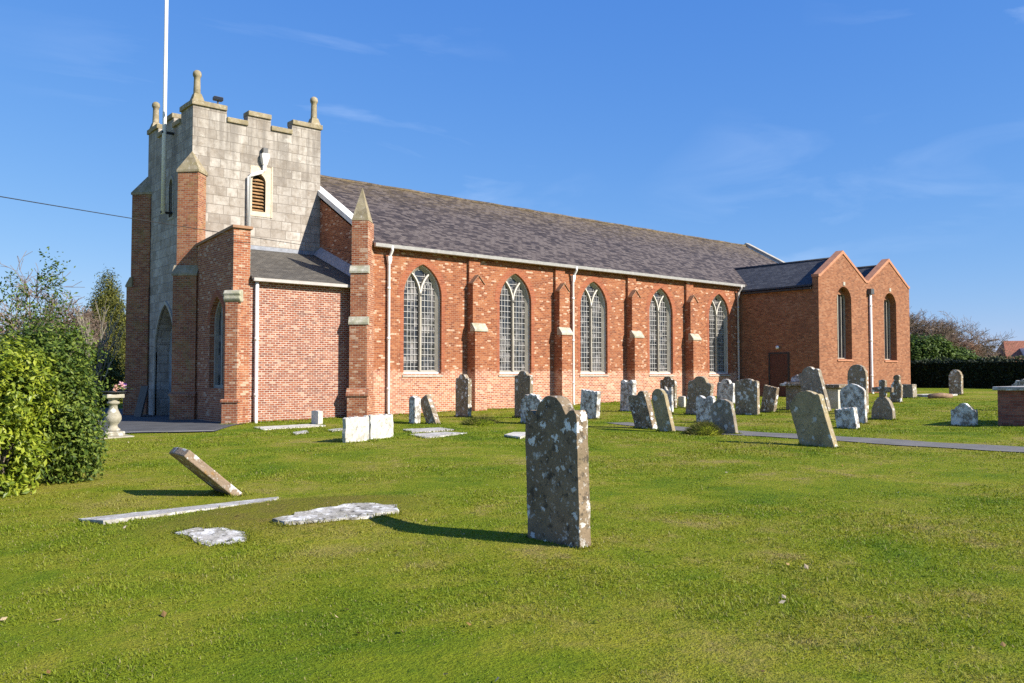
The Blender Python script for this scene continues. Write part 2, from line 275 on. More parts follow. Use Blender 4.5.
# ---------------------------------------------------------------- mesh helpers
class MB:
    def __init__(s): s.v = []; s.f = []; s.sm = []
    def add(s, vs, fs, smooth=False):
        o = len(s.v); s.v += [tuple(v) for v in vs]
        for f in fs: s.f.append([o + i for i in f]); s.sm.append(smooth)
    def box(s, x0, x1, y0, y1, z0, z1):
        vs = [(x, y, z) for z in (z0, z1) for y in (y0, y1) for x in (x0, x1)]
        s.add(vs, [(0, 2, 3, 1), (4, 5, 7, 6), (0, 1, 5, 4), (2, 6, 7, 3), (0, 4, 6, 2), (1, 3, 7, 5)]); return s
    def prism(s, poly, fr, h0, h1):
        """poly in (a, b) of frame fr=(origin, A, B, N), swept along N from h0 to h1"""
        o, A, B, N = [Vector(x) for x in fr]; n = len(poly)
        if sum(poly[i][0] * poly[(i + 1) % n][1] - poly[(i + 1) % n][0] * poly[i][1] for i in range(n)) < 0: poly = poly[::-1]
        if A.cross(B).dot(N) < 0: h0, h1 = h0, h1; flip = True
        else: flip = False
        P = lambda a, b, h: o + A * a + B * b + N * h
        vs = [P(a, b, h0) for a, b in poly] + [P(a, b, h1) for a, b in poly]
        tr = tessellate_polygon([[Vector((a, b, 0)) for a, b in poly]]) if n > 4 else ([(0, 1, 2), (0, 2, 3)] if n == 4 else [(0, 1, 2)])
        fs = []
        for t in tr:
            a, b, c = [poly[i] for i in t]
            if (b[0] - a[0]) * (c[1] - a[1]) - (b[1] - a[1]) * (c[0] - a[0]) < 0: t = t[::-1]
            fs.append(tuple(t[::-1])); fs.append(tuple(i + n for i in t))
        if n == 4: fs = [(3, 2, 1, 0), (4, 5, 6, 7)]
        fs += [(i, (i + 1) % n, n + (i + 1) % n, n + i) for i in range(n)]
        if flip != (h1 < h0): fs = [f[::-1] for f in fs]
        s.add(vs, fs); return s
    def wall(s, outer, holes, fr, depth):
        o, A, B, N = [Vector(x) for x in fr]; P = lambda p, h=0: o + A * p[0] + B * p[1] + N * h
        loops = [outer] + holes; flat = [p for l in loops for p in l]
        base = [P(p) for p in flat]; fs = []
        sgn = A.cross(B).dot(N)
        for t in tessellate_polygon([[Vector((p[0], p[1], 0)) for p in l] for l in loops]):
            a, b, c = [flat[i] for i in t]; ar = (b[0] - a[0]) * (c[1] - a[1]) - (b[1] - a[1]) * (c[0] - a[0])
            if abs(ar) < 1e-9: continue
            fs.append(tuple(t) if ar * sgn > 0 else tuple(t[::-1]))
        s.add(base, fs)
        for l in holes:
            n = len(l); ccw = sum(l[i][0] * l[(i + 1) % n][1] - l[(i + 1) % n][0] * l[i][1] for i in range(n)) > 0
            vs = [P(p) for p in l] + [P(p, -depth) for p in l]
            q = [(i, (i + 1) % n, n + (i + 1) % n, n + i) for i in range(n)]
            if ccw == (sgn > 0): q = [f for f in q]
            else: q = [f[::-1] for f in q]
            s.add(vs, q)
        return s
    def ring(s, o1, o2, fr, h0, h1):
        """solid band between two outlines of equal length, from depth h0 (front) back to h1"""
        o, A, B, N = [Vector(x) for x in fr]; P = lambda p, h: o + A * p[0] + B * p[1] + N * h
        n = len(o1); vs = [P(p, h0) for p in o1] + [P(p, h0) for p in o2] + [P(p, h1) for p in o2] + [P(p, h1) for p in o1]
        fs = []
        for i in range(n):
            j = (i + 1) % n
            for k in range(4): fs.append((k * n + i, k * n + j, ((k + 1) % 4) * n + j, ((k + 1) % 4) * n + i))
        s.add(vs, fs); return s
    def ribbon(s, pts, w, fr, h0, h1, closed=False):
        L = []; Rr = []; n = len(pts)
        for i, p in enumerate(pts):
            a = pts[max(i - 1, 0)]; b = pts[min(i + 1, n - 1)]; d = Vector((b[0] - a[0], b[1] - a[1])).normalized()
            L.append((p[0] - d.y * w / 2, p[1] + d.x * w / 2)); Rr.append((p[0] + d.y * w / 2, p[1] - d.x * w / 2))
        o, A, B, N = [Vector(x) for x in fr]; P = lambda p, h: o + A * p[0] + B * p[1] + N * h
        vs = [P(p, h0) for p in L] + [P(p, h0) for p in Rr] + [P(p, h1) for p in Rr] + [P(p, h1) for p in L]
        fs = [(k * n + i, k * n + i + 1, ((k + 1) % 4) * n + i + 1, ((k + 1) % 4) * n + i) for i in range(n - 1) for k in range(4)]
        fs += [(0, n, 2 * n, 3 * n), (n - 1, 4 * n - 1, 3 * n - 1, 2 * n - 1)]
        s.add(vs, fs); return s
    def lathe(s, prof, c=(0, 0, 0), n=20, square=False):
        vs = []; fs = []
        for r, z in prof:
            for i in range(n):
                a = 2 * math.pi * (i + .5) / n; vs.append((c[0] + r * math.cos(a), c[1] + r * math.sin(a), c[2] + z))
        m = len(prof)
        for k in range(m - 1):
            for i in range(n): j = (i + 1) % n; fs.append((k * n + i, k * n + j, (k + 1) * n + j, (k + 1) * n + i))
        fs.append(tuple(range(n))[::-1]); fs.append(tuple((m - 1) * n + i for i in range(n)))
        s.add(vs, fs, n > 6); return s
    def tube(s, pts, r, n=8, taper=None):
        pts = [Vector(p) for p in pts]; vs = []; fs = []; m = len(pts)
        for i, p in enumerate(pts):
            d = (pts[min(i + 1, m - 1)] - pts[max(i - 1, 0)]).normalized(); u = d.cross(Vector((.31, .2, .93))); u = u.normalized() if u.length > .05 else Vector((1, 0, 0)); w = d.cross(u)
            rr = r if taper is None else r + (taper - r) * i / (m - 1)
            for k in range(n): a = 2 * math.pi * k / n; vs.append(p + u * math.cos(a) * rr + w * math.sin(a) * rr)
        for i in range(m - 1):
            for k in range(n): j = (k + 1) % n; fs.append((i * n + k, i * n + j, (i + 1) * n + j, (i + 1) * n + k))
        fs.append(tuple(range(n))[::-1]); fs.append(tuple((m - 1) * n + k for k in range(n)))
        s.add(vs, fs, True); return s
    def pyramid(s, c, a, b, z0, z1, rot=0, top=.02):
        ca, sa = math.cos(rot), math.sin(rot); vs = []
        for z, k in ((z0, 1), (z1, top)):
            for x, y in ((-a, -b), (a, -b), (a, b), (-a, b)): x, y = x * k, y * k; vs.append((c[0] + x * ca - y * sa, c[1] + x * sa + y * ca, z))
        s.add(vs, [(3, 2, 1, 0), (4, 5, 6, 7), (0, 1, 5, 4), (1, 2, 6, 5), (2, 3, 7, 6), (3, 0, 4, 7)]); return s
    def build(s, name, mat, parent=None, bevel=0, fix=True):
        me = bpy.data.meshes.new(name); me.from_pydata(s.v, [], s.f); me.polygons.foreach_set('use_smooth', s.sm)
        me.materials.append(M[mat] if isinstance(mat, str) else mat)
        uv = me.uv_layers.new(name='UVMap'); co = [Vector(v) for v in s.v]; Z = Vector((0, 0, 1))
        for p in me.polygons:
            nrm = p.normal
            if abs(nrm.z) > .97: t, b = Vector((1, 0, 0)), Vector((0, 1, 0))
            else: t = Z.cross(nrm).normalized(); b = nrm.cross(t)
            for li in p.loop_indices:
                q = co[me.loops[li].vertex_index]; uv.data[li].uv = (q.dot(t), q.dot(b))
        o = bpy.data.objects.new(name, me); COL.objects.link(o)
        if parent: o.parent = parent
        if bevel:
            md = o.modifiers.new('bevel', 'BEVEL'); md.width = bevel; md.segments = 2; md.limit_method = 'ANGLE'; md.angle_limit = R(35)
        return o
def np_mesh(name, V, F, mat, parent=None, smooth=False):
    """V (n,3), F (m,k) all faces with k corners"""
    me = bpy.data.meshes.new(name); V = np.ascontiguousarray(V, dtype=np.float32); F = np.ascontiguousarray(F, dtype=np.int32)
    k = F.shape[1]; me.vertices.add(len(V)); me.vertices.foreach_set('co', V.ravel())
    me.loops.add(F.size); me.loops.foreach_set('vertex_index', F.ravel())
    me.polygons.add(len(F)); me.polygons.foreach_set('loop_start', np.arange(0, F.size, k, dtype=np.int32))
    me.polygons.foreach_set('use_smooth', np.full(len(F), smooth)); me.update(calc_edges=True)
    me.materials.append(M[mat] if isinstance(mat, str) else mat)
    o = bpy.data.objects.new(name, me); COL.objects.link(o)
    if parent: o.parent = parent
    return o
def tag(o, label=None, cat=None, group=None, kind=None):
    if label: o['label'] = label
    if cat: o['category'] = cat
    if group: o['group'] = group
    if kind: o['kind'] = kind
    return o
def empty(name, loc=(0, 0, 0), rz=0):
    o = bpy.data.objects.new(name, None); COL.objects.link(o); o.location = loc; o.rotation_euler = (0, 0, rz); o.empty_display_size = .3; return o
def copy_part(o, parent, dx):
    c = o.copy(); COL.objects.link(c); c.parent = parent; c.location = (o.location.x + dx, o.location.y, o.location.z); return c
def arch(cx, a, z0, zs, r, n=12):
    """opening outline: bottom left, bottom right, then round the two-centred head; r = a gives a half circle"""
    Rr = (a * a + r * r) / (2 * a); xc = a - Rr; th = math.asin(min(1, r / Rr)) if xc <= 0 else math.pi - math.asin(r / Rr)
    right = [(cx + xc + Rr * math.cos(th * i / n), zs + Rr * math.sin(th * i / n)) for i in range(n + 1)]
    left = [(2 * cx - x, z) for x, z in right[-2::-1]]
    return [(cx - a, z0), (cx + a, z0)] + right + left
def inset(a, r, w):
    Rr = (a * a + r * r) / (2 * a); return a - w, math.sqrt(max((Rr - w) ** 2 - (a - Rr) ** 2, 1e-4))
def arch_h(a, zs, r, x):
    Rr = (a * a + r * r) / (2 * a); xc = Rr - a; return zs + math.sqrt(max(Rr * Rr - (abs(x) + xc) ** 2, 0))

# ---------------------------------------------------------------- terrain
def hz(u, v):
    z = .12 + .018 * np.clip(u, -25., 45.)
    z = z + .15 * np.exp(-(((u + 10.9) / 1.9) ** 2 + ((v + 17.0) / 1.15) ** 2) ** 2)
    return z + .018 * np.sin(u * .9 + v * .35 + 1) * np.sin(v * .8 - u * .2) + .010 * np.sin(u * 2.3 + v * 1.1) * np.sin(v * 2.0 - u * .7 + 2)
def H(u, v): return float(hz(np.float64(u), np.float64(v)))

def lawn_colour(t, pos):
    big = t.noise(pos, .22, 4, .6); med = t.noise(pos, .85, 5, .7, .4); sm = t.noise(pos, 3.2, 5, .72); tuft = t.noise(pos, 9., 4, .7)
    col = t.ramp(t.math('ADD', t.math('MULTIPLY', big, .45), t.math('MULTIPLY', med, .55)),
                 [(.37, (.115, .185, .008)), (.46, (.195, .242, .012)), (.56, (.28, .278, .024)), (.68, (.36, .30, .07))])
    sx_ = t.n('SeparateXYZ'); t.put(sx_.inputs[0], pos); east = t.rng(t.math('ADD', sx_.outputs[0], t.math('MULTIPLY', med, 5.)), -10.5, -5., .25, 1.)
    dead = t.math('MULTIPLY', east, t.math('MULTIPLY', t.rng(t.math('ADD', t.math('MULTIPLY', med, .5), t.math('MULTIPLY', big, .5)), .49, .58), t.rng(sm, .45, .62)))
    col = t.mix(t.math('MULTIPLY', dead, .72), col, (.34, .25, .105))
    col = t.mix(t.rng(tuft, .56, .70, 0, .55), col, (.05, .11, .006))
    # mossy, worn ground round the ledger stones
    d = t.n('VectorMath', operation='DISTANCE'); mp = t.n('Mapping'); mp.inputs['Scale'].default_value = (.62, 1, 0); t.put(mp.inputs[0], pos)
    t.put(d.inputs[0], mp.outputs[0]); d.inputs[1].default_value = (-10.9 * .62, -17.1, 0)
    worn = t.math('MULTIPLY', t.rng(t.math('ADD', d.outputs['Value'], t.math('MULTIPLY', sm, .9)), 1.75, 1.15), .75)
    return t.mix(worn, col, t.mix(t.rng(sm, .4, .6), (.20, .185, .018), (.20, .15, .035)))
def ground_mat():
    t = NT('turf'); ge = t.n('NewGeometry'); pos = ge.outputs['Position']
    col = lawn_colour(t, pos); fine = t.noise(pos, 38, 4, .7); f2 = t.noise(pos, 9, 4, .7)
    col = t.mix(.55, col, t.ramp(fine, [(.3, .35), (.7, 1.1)]), 'MULTIPLY')
    return t.out(col, .95, t.bump(t.math('ADD', fine, f2), .8, .05), .1)
M['turf'] = ground_mat()
def blade_mat():
    t = NT('grass blades'); ge = t.n('NewGeometry'); pos = ge.outputs['Position']; rnd = ge.outputs['Random Per Island']
    col = lawn_colour(t, pos)
    col = t.mix(t.rng(rnd, .0, 1., 0., .5), col, (.16, .25, .015))
    col = t.mix(t.math('MULTIPLY', t.rng(rnd, .90, .92), .8), col, (.30, .25, .11))
    t.out(col, .6, None, .25)
    tr = t.n('BsdfTranslucent'); t.put(tr.inputs[0], t.mix(1., col, (1., 1., .5), 'MULTIPLY')); ms = t.n('MixShader'); ms.inputs[0].default_value = .35
    t.t.links.new(t.b.outputs[0], ms.inputs[1]); t.t.links.new(tr.outputs[0], ms.inputs[2]); t.t.links.new(ms.outputs[0], t.t.nodes['Material Output'].inputs[0])
    return t.m
M['blades'] = blade_mat()
def asphalt(name, c):
    t = NT(name); ge = t.n('NewGeometry'); pos = ge.outputs['Position']; f = t.noise(pos, 60, 4, .7); m = t.noise(pos, 1.5, 5, .65)
    col = t.mix(t.rng(m, .35, .65), c, tuple(x * .7 for x in c)); col = t.mix(.5, col, t.ramp(f, [(.3, .5), (.7, 1.1)]), 'MULTIPLY')
    return t.out(col, .9, t.bump(f, .5, .01), .2)
M['path'] = asphalt('worn path tarmac', (.21, .20, .185)); M['kerbstone'] = asphalt('kerb stone', (.38, .36, .32)); M['tarmac'] = asphalt('forecourt tarmac', (.11, .11, .11))

def grid_axis(lo, hi, fine0, fine1, step, grow=1.25):
    a = list(np.arange(fine0, fine1 + 1e-6, step)); s = step
    while a[-1] < hi: s *= grow; a.append(min(a[-1] + s, hi))
    s = step
    while a[0] > lo: s *= grow; a.insert(0, max(a[0] - s, lo))
    return np.array(a)
gu = grid_axis(-900, 900, -24, 30, .22); gv = grid_axis(-900, 900, -34, 4, .22)
UU, VV = np.meshgrid(gu, gv); ZZ = hz(UU, VV); nu, nv = len(gu), len(gv)
ids = np.arange(nu * nv).reshape(nv, nu)
gF = np.stack([ids[:-1, :-1].ravel(), ids[:-1, 1:].ravel(), ids[1:, 1:].ravel(), ids[1:, :-1].ravel()], 1)
tag(np_mesh('ground', np.stack([UU.ravel(), VV.ravel(), ZZ.ravel()], 1), gF, 'turf', None, True), kind='structure')

def in_poly(x, y, poly):
    c = np.zeros(x.shape, bool); n = len(poly)
    for i in range(n):
        x1, y1 = poly[i]; x2, y2 = poly[(i + 1) % n]
        c ^= ((y1 > y) != (y2 > y)) & (x < (x2 - x1) * (y - y1) / ((y2 - y1) if y2 != y1 else 1e-9) + x1)
    return c
def sheet(name, poly, mat, lift):
    xs = [p[0] for p in poly]; ys = [p[1] for p in poly]
    bm = bmesh.new(); vs = [bm.verts.new((x, y, 0)) for x, y in poly]; bm.faces.new(vs)
    for ax, lo, hi in ((0, min(xs), max(xs)), (1, min(ys), max(ys))):
        for c in np.arange(lo + .3, hi, .3):
            no = [0, 0, 0]; no[ax] = 1; co = [0, 0, 0]; co[ax] = c
            bmesh.ops.bisect_plane(bm, geom=bm.verts[:] + bm.edges[:] + bm.faces[:], plane_co=co, plane_no=no)
    for v in bm.verts: v.co.z = H(v.co.x, v.co.y) + lift
    bmesh.ops.recalc_face_normals(bm, faces=bm.faces[:]); me = bpy.data.meshes.new(name); bm.to_mesh(me); bm.free()
    me.materials.append(M[mat]); o = bpy.data.objects.new(name, me); COL.objects.link(o); tag(o, kind='structure'); return o
cl = [(2.6, -42), (2.45, -30), (2.38, -20), (2.3, -16), (2.36, -13.6), (2.6, -10.6), (2.9, -9.5), (3.25, -8.8)]
Lp, Rp = [], []
for i, p in enumerate(cl):
    a, b = cl[max(i - 1, 0)], cl[min(i + 1, len(cl) - 1)]; d = Vector((b[0] - a[0], b[1] - a[1])).normalized()
    w_ = .52 if p[1] < -11 else .36; Lp.append((p[0] - d.y * w_, p[1] + d.x * w_)); Rp.append((p[0] + d.y * w_, p[1] - d.x * w_))
PATH = Lp + Rp[::-1]
sheet('path', PATH, 'path', .016)
APRON = [(-5.0, -.55), (-5.9, -1.75), (-6.5, -2.75), (-8.5, -1.30), (-9.6, -.6), (-10.2, 16), (-4.3, 16), (-4.3, 3.), (-4.5, 0)]
sheet('forecourt', APRON, 'tarmac', .016)
kb = []
for (x0, y0), (x1, y1) in zip(APRON[1:4], APRON[2:5]): kb += [(x0 + (x1 - x0) * i / 8, y0 + (y1 - y0) * i / 8) for i in range(8)]
KERB = [(x, y) for x, y in kb] + [(x - .10, y - .14) for x, y in kb[::-1]]
sheet('kerb', KERB, 'kerbstone', .05)

# ---------------------------------------------------------------- the church
church = empty('church', (0, 0, 0))
tag(church, 'red brick church with grey stone tower, slate roof and a twin-gabled wing', 'church')
X, Y, Z3 = (1, 0, 0), (0, 1, 0), (0, 0, 1)
S_FR = lambda v: ((0, v, 0), X, Z3, (0, -1, 0))        # south-facing plane
W_FR = lambda u: ((u, 0, 0), Y, Z3, (-1, 0, 0))        # west-facing plane
N_L, N_W, EAVE, RIDGE = 32.0, 12.64, 6.26, 9.84
T0, T1, TV0, TV1, TZ = -4.96, 0.0, 3.84, 8.85, 11.16
WA, WZ0, WZS, WRISE = .84, 1.63, 4.50, 1.19
WX = [2.25 + 4.495 * i for i in range(5)]
BX = [4.57, 9.11, 13.58, 17.75]
TRU0, TRU1, TRV = 21.95, 31.25, -4.49

mb = MB()
mb.wall([(0, -.6), (TRU0 + .05, -.6), (TRU0 + .05, EAVE), (0, EAVE)], [arch(x, WA, WZ0, WZS, WRISE) for x in WX], S_FR(0), .24)
mb.wall([(0, -.6), (TV0, -.6), (N_W, -.6), (N_W, EAVE), (N_W / 2, RIDGE), (0, EAVE)], [], W_FR(0), .2)
mb.box(.02, N_L, N_W - .3, N_W, -.6, EAVE)
mb.prism([(0.02, -.6), (N_W - .02, -.6), (N_W - .02, EAVE), (N_W / 2, RIDGE - .02), (.02, EAVE)], ((N_L - .3, 0, 0), Y, Z3, X), 0, .3)
mb.box(TRU1 + .01, N_L - .01, 0, .3, -.6, EAVE)
mb.build('nave_wall', 'nave_brick', church)
# roof: two slabs
rs = (RIDGE - EAVE) / (N_W / 2)
mb = MB(); ov = .22
prof = [(-ov, EAVE - ov * rs + .03), (N_W / 2, RIDGE + .03), (N_W / 2, RIDGE + .12), (-ov, EAVE - ov * rs + .12)]
mb.prism(prof, ((0, 0, 0), Y, Z3, X), .26, N_L - .26)
mb.prism([(-ov, EAVE - ov * rs + .03), (.1, EAVE + .1 * rs + .03), (.1, EAVE + .1 * rs + .12), (-ov, EAVE - ov * rs + .12)], ((0, 0, 0), Y, Z3, X), .02, .262)
mb.prism([(N_W - a, b) for a, b in prof], ((0, 0, 0), Y, Z3, X), .26, N_L - .26)
nroof = mb.build('nave_roof', 'slate', church)
mb = MB(); mb.tube([(.26 + (N_L - .52) * i / 40, N_W / 2, RIDGE + .13 + .012 * math.sin(i * 2.1)) for i in range(41)], .075, 8); mb.build('ridge_tile', 'slate', nroof)
# gable copings
for u0, mat in ((-.10, 'pale_coping'), (N_L - .30, 'dress')):
    mb = MB()
    p = [(.45, EAVE + .45 * rs + .14), (N_W / 2, RIDGE + .14), (N_W / 2, RIDGE + .34), (.45, EAVE + .45 * rs + .34)]
    mb.prism(p, ((0, 0, 0), Y, Z3, X), u0, u0 + .40); mb.prism([(N_W - a, b) for a, b in p], ((0, 0, 0), Y, Z3, X), u0, u0 + .40)
    mb.build('gable_coping', mat, church)
# gutter, fascia, downpipes
mb = MB(); zg = EAVE - ov * rs
mb.prism([(-.36, zg + .10), (-.34, zg - .02), (-.24, zg - .04), (-.20, zg + .10)], ((0, 0, 0), Y, Z3, X), .02, TRU0 + .02); mb.build('gutter', 'gutter', church)
def downpipe(x, y, ztop, zbot, mat, name='downpipe', r=.055, hopper=True, swan=True):
    m = MB(); pts = ([(x, y - .22, ztop + .05), (x, y - .22, ztop - .10), (x, y, ztop - .38)] if swan else [(x, y, ztop)]) + [(x, y, zbot + .15), (x, y - .06, zbot)]
    m.tube(pts, r, 10); dp = m.build(name, mat, church)
    for z in np.arange(zbot + .9, ztop - .5, 1.8): m = MB(); m.lathe([(r + .012, 0), (r + .012, .09)], (x, y, z), 10); m.build('pipe_collar', mat, dp)
    if hopper:
        m = MB(); m.lathe([(r + .01, -.16), (.10, 0), (.11, .12)], (x, y if not swan else y - .02, ztop - .42 if swan else ztop - .1), 4); m.build('hopper', mat, dp)
    return dp
downpipe(.72, -.09, zg, .14, 'white'); downpipe(9.88, -.09, zg, .3, 'white'); downpipe(21.7, -.09, zg, .5, 'grey_pipe')

# nave windows
def nave_window(cx):
    fr = ((cx, 0, 0), X, Z3, (0, -1, 0)); out0 = arch(0, WA, WZ0, WZS, WRISE); m = MB()
    a1, r1 = inset(WA, WRISE, .10); af, rf_ = inset(WA, WRISE, .045); m.ring(out0, arch(0, af, WZ0 + .05, WZS, rf_), fr, -.12, -.20)
    w = m.build('window', 'window_fillet', church)
    a2, r2 = inset(WA, WRISE, .15); m = MB(); n_ = len(out0); o1 = arch(0, af, WZ0 + .05, WZS, rf_); o2 = arch(0, a2, WZ0 + .13, WZS, r2)
    m.add([(cx + x, .125, z) for x, z in o1] + [(cx + x, .25, z) for x, z in o2], [(i, (i + 1) % n_, n_ + (i + 1) % n_, n_ + i) for i in range(n_)])
    Rr = (a1 * a1 + r1 * r1) / (2 * a1); th = math.acos((Rr - a1 / 2) / Rr)
    m.ribbon([(0, WZ0 + .1), (0, WZS + .06)], .10, fr, -.165, -.30); m.ribbon([(-.028, WZ0 + .1), (-.028, WZS + .06)], .03, fr, -.14, -.17)
    for sgn in (1, -1): m.ribbon([(sgn * (-Rr + Rr * math.cos(th * i / 10)), WZS + Rr * math.sin(th * i / 10)) for i in range(11)], 
            .085, fr, -.163, -.30)
    m.build('mullion', 'window_grey', w)
    for sgn in (1, -1):
        m = MB(); m.ribbon([(sgn * (-Rr + Rr * math.cos(th * i / 10)) - .012, WZS + Rr * math.sin(th * i / 10)) for i in range(11)], .035, fr, -.14, -.165); m.build('tracery_fillet', 'window_fillet', w)
    m = MB()
    for z in np.arange(WZ0 + .26, WZS + r1, .225):
        hw = a2 if z < WZS else max([x for x in np.linspace(0, a2, 60) if arch_h(a2, WZS, r2, x) > z] or [0])
        if hw > .06: m.add([Vector(fr[0]) + Vector((sx * hw, -y, z + dz)) for y in (-.235, -.26) for sx, dz in ((-1, -.010), (1, -.010), (1, .010), (-1, .010))], [(0, 1, 2, 3), (0, 4, 5, 1), (3, 2, 6, 7)])
    for k in range(1, 4):
        for sgn in (1, -1):
            x = sgn * (.065 + (a2 - .065) * k / 4); zt = arch_h(a2, WZS, r2, x)
            m.add([Vector(fr[0]) + Vector((x + dx, -y, z)) for y in (-.237, -.26) for dx, z in ((-.009, WZ0 + .1), (.009, WZ0 + .1), (.009, zt), (-.009, zt))], [(0, 1, 2, 3), (0, 3, 7, 4), (1, 5, 6, 2)])
    m.build('glazing_bars', 'bar', w)
    m = MB(); m.wall(out0, [], (Vector(fr[0]) + Vector((0, .27, 0)), X, Z3, (0, -1, 0)), 0); m.build('pane', 'glass', w)
    m = MB(); m.prism([(.02, WZ0 - .12), (-.035, WZ0 - .12), (-.035, WZ0 - .05), (.20, WZ0 + .025), (.24, WZ0 - .02)], ((cx, 0, 0), Y, Z3, X), -WA - .05, WA + .05); m.build('sill', 'dress', w)
    m = MB(); wo = .26; ao = WA + wo; Ro = (WA * WA + WRISE * WRISE) / (2 * WA); ro = math.sqrt((Ro + wo) ** 2 - (WA - Ro) ** 2)
    n1 = arch(0, WA, WZ0, WZS, WRISE)[2:]; n2 = arch(0, ao, WZ0, WZS, ro)[2:]
    o = Vector(fr[0]); vs = [o + Vector((x, -.006, z)) for x, z in n1] + [o + Vector((x, -.006, z)) for x, z in n2]; k = len(n1)
    m.add(vs, [(i, k + i, k + i + 1, i + 1) for i in range(k - 1)]); m.build('brick_arch', 'red_brick', w)
    # plain red jamb strips beside the opening
    for sx in (-1, 1): m = MB(); m.add([o + Vector((x, -.005, z)) for x, z in ((sx * WA, WZ0 + .05), (sx * (WA + .15), WZ0 + .05), (sx * (WA + .15), WZS), (sx * WA, WZS))], [(0, 1, 2, 3) if sx > 0 else (3, 2, 1, 0)]); m.build('brick_jamb', 'red_brick', w)
for x in WX: nave_window(x)

# buttresses: stages swept along a direction from a wall point
def buttress(C, d, stages, mat, caps, name='buttress', capmat='set_off'):
    """stages (z0, z1, projection, half width); each but the last ends in a sloped set-off up to the next"""
    d = Vector((d[0], d[1], 0)).normalized(); s_ = Vector((-d.y, d.x, 0)); m = MB(); cp = []
    for i, (z0, z1, p, h) in enumerate(stages):
        m.prism([(-.32, z0), (p, z0), (p, z1), (-.32, z1)], (C, d, Z3, s_), -h, h)
        nxt = stages[i + 1][2] if i + 1 < len(stages) else caps[1]
        rise = caps[0] if i + 1 < len(stages) else caps[2]
        if rise <= 0: continue
        x1 = nxt; e = .035
        if i + 1 == len(stages) and caps[3] == 'hip':
            q = MB(); a_ = Vector(C); P = lambda s0, w, z: a_ + d * s0 + s_ * w + Vector((0, 0, z)); hh = h + e
            q.add([P(p + e, -hh, z1), P(p + e, hh, z1), P(-hh - .02, hh, z1), P(-hh - .02, -hh, z1), P(p + e, -hh, z1 + .08), P(p + e, hh, z1 + .08), P(-hh - .02, hh, z1 + .08), P(-hh - .02, -hh, z1 + .08), P(.02, 0, z1 + .80), P(-.2, 0, z1 + .80)],
                  [(3, 2, 1, 0), (0, 1, 5, 4), (1, 2, 6, 5), (2, 3, 7, 6), (3, 0, 4, 7), (4, 5, 8), (5, 6, 9, 8), (7, 4, 8, 9), (6, 7, 9)]); cp.append(q); continue
        sloped = [(x1 - .10, z1 - .0), (p + e, z1), (p + e, z1 + .07), (x1, z1 + rise + .05), (x1 - .10, z1 + rise + .05)]
        if i == 0 and caps[3]: m.prism([(a_, min(b_, z1 + .14)) for a_, b_ in sloped] if caps[3] == 'hip' else sloped, (C, d, Z3, s_), -h - e, h + e)
        else: q = MB(); q.prism(sloped, (C, d, Z3, s_), -h - e, h + e); cp.append(q)
    b = m.build(name, mat, church)
    for q in cp: q.build('set_off', capmat, b)
    return b
for x in BX:
    b = buttress((x, 0, 0), (0, -1), [(-.6, 3.25, .53, .29), (3.25, 5.10, .36, .27)], 'nave_brick', (.27, .10, .0, False))
    m = MB(); m.box(x - .265, x + .265, -.12, .05, 5.08, EAVE - .04); m.build('upper_pier', 'nave_brick', b)
    # gabled brick head on the middle stage, with a thin weathered coping
    m = MB(); m.prism([(-.27, 5.10), (.27, 5.10), (0, 5.40)], ((x, 0, 0), X, Z3, (0, -1, 0)), -.02, .358); m.build('gable_head', 'nave_brick', b)
    m = MB(); m.prism([(0, 5.402), (-.30, 5.07), (-.30, 5.11), (0, 5.445), (.30, 5.11), (.30, 5.07)], ((x, 0, 0), X, Z3, (0, -1, 0)), .122, .40); m.build('gablet_coping', 'brown_stone', b)
SQ = math.sqrt(.5)
# south-west corner of the nave, with its spire
b = buttress((-.28, -.02, 0), (-SQ, -SQ), [(-.6, .86, .72, .35), (.86, 3.32, .63, .31), (3.32, 5.10, .57, .30), (5.10, 6.95, .50, .285)], 'buttress_brick', (.22, .0, 0, True))
m = MB(); cc = Vector((-.28, -.02, 0)) + Vector((-SQ, -SQ, 0)) * .20; m.pyramid(cc, .31, .30, 6.95, 8.15, R(45)); m.build('spirelet', 'coping', b)
# tower
mb = MB()
DOOR = arch(6.42, 1.12, -.6, 2.45, 1.78); LANC = arch(6.05, .20, 7.45, 8.62, .28); BELF = arch(-2.50, .26, 7.64, 8.74, .32)
mb.wall([(T0, -.6), (T1, -.6), (T1, TZ - .40), (T0, TZ - .40)], [BELF], S_FR(TV0), .30)
mb.wall([(TV0, -.6), (TV1, -.6), (TV1, TZ - .40), (TV0, TZ - .40)], [DOOR, LANC], W_FR(T0), .55)
mb.box(T1 - .4, T1 - .002, TV0 + .02, TV1, EAVE, TZ - .40); mb.box(T0 + .02, T1 - .01, TV1 - .4, TV1 - .005, -.6, TZ - .40)
mb.box(T0 + .05, T1 - .05, TV0 + .05, TV1 - .05, TZ - .9, TZ - .75)
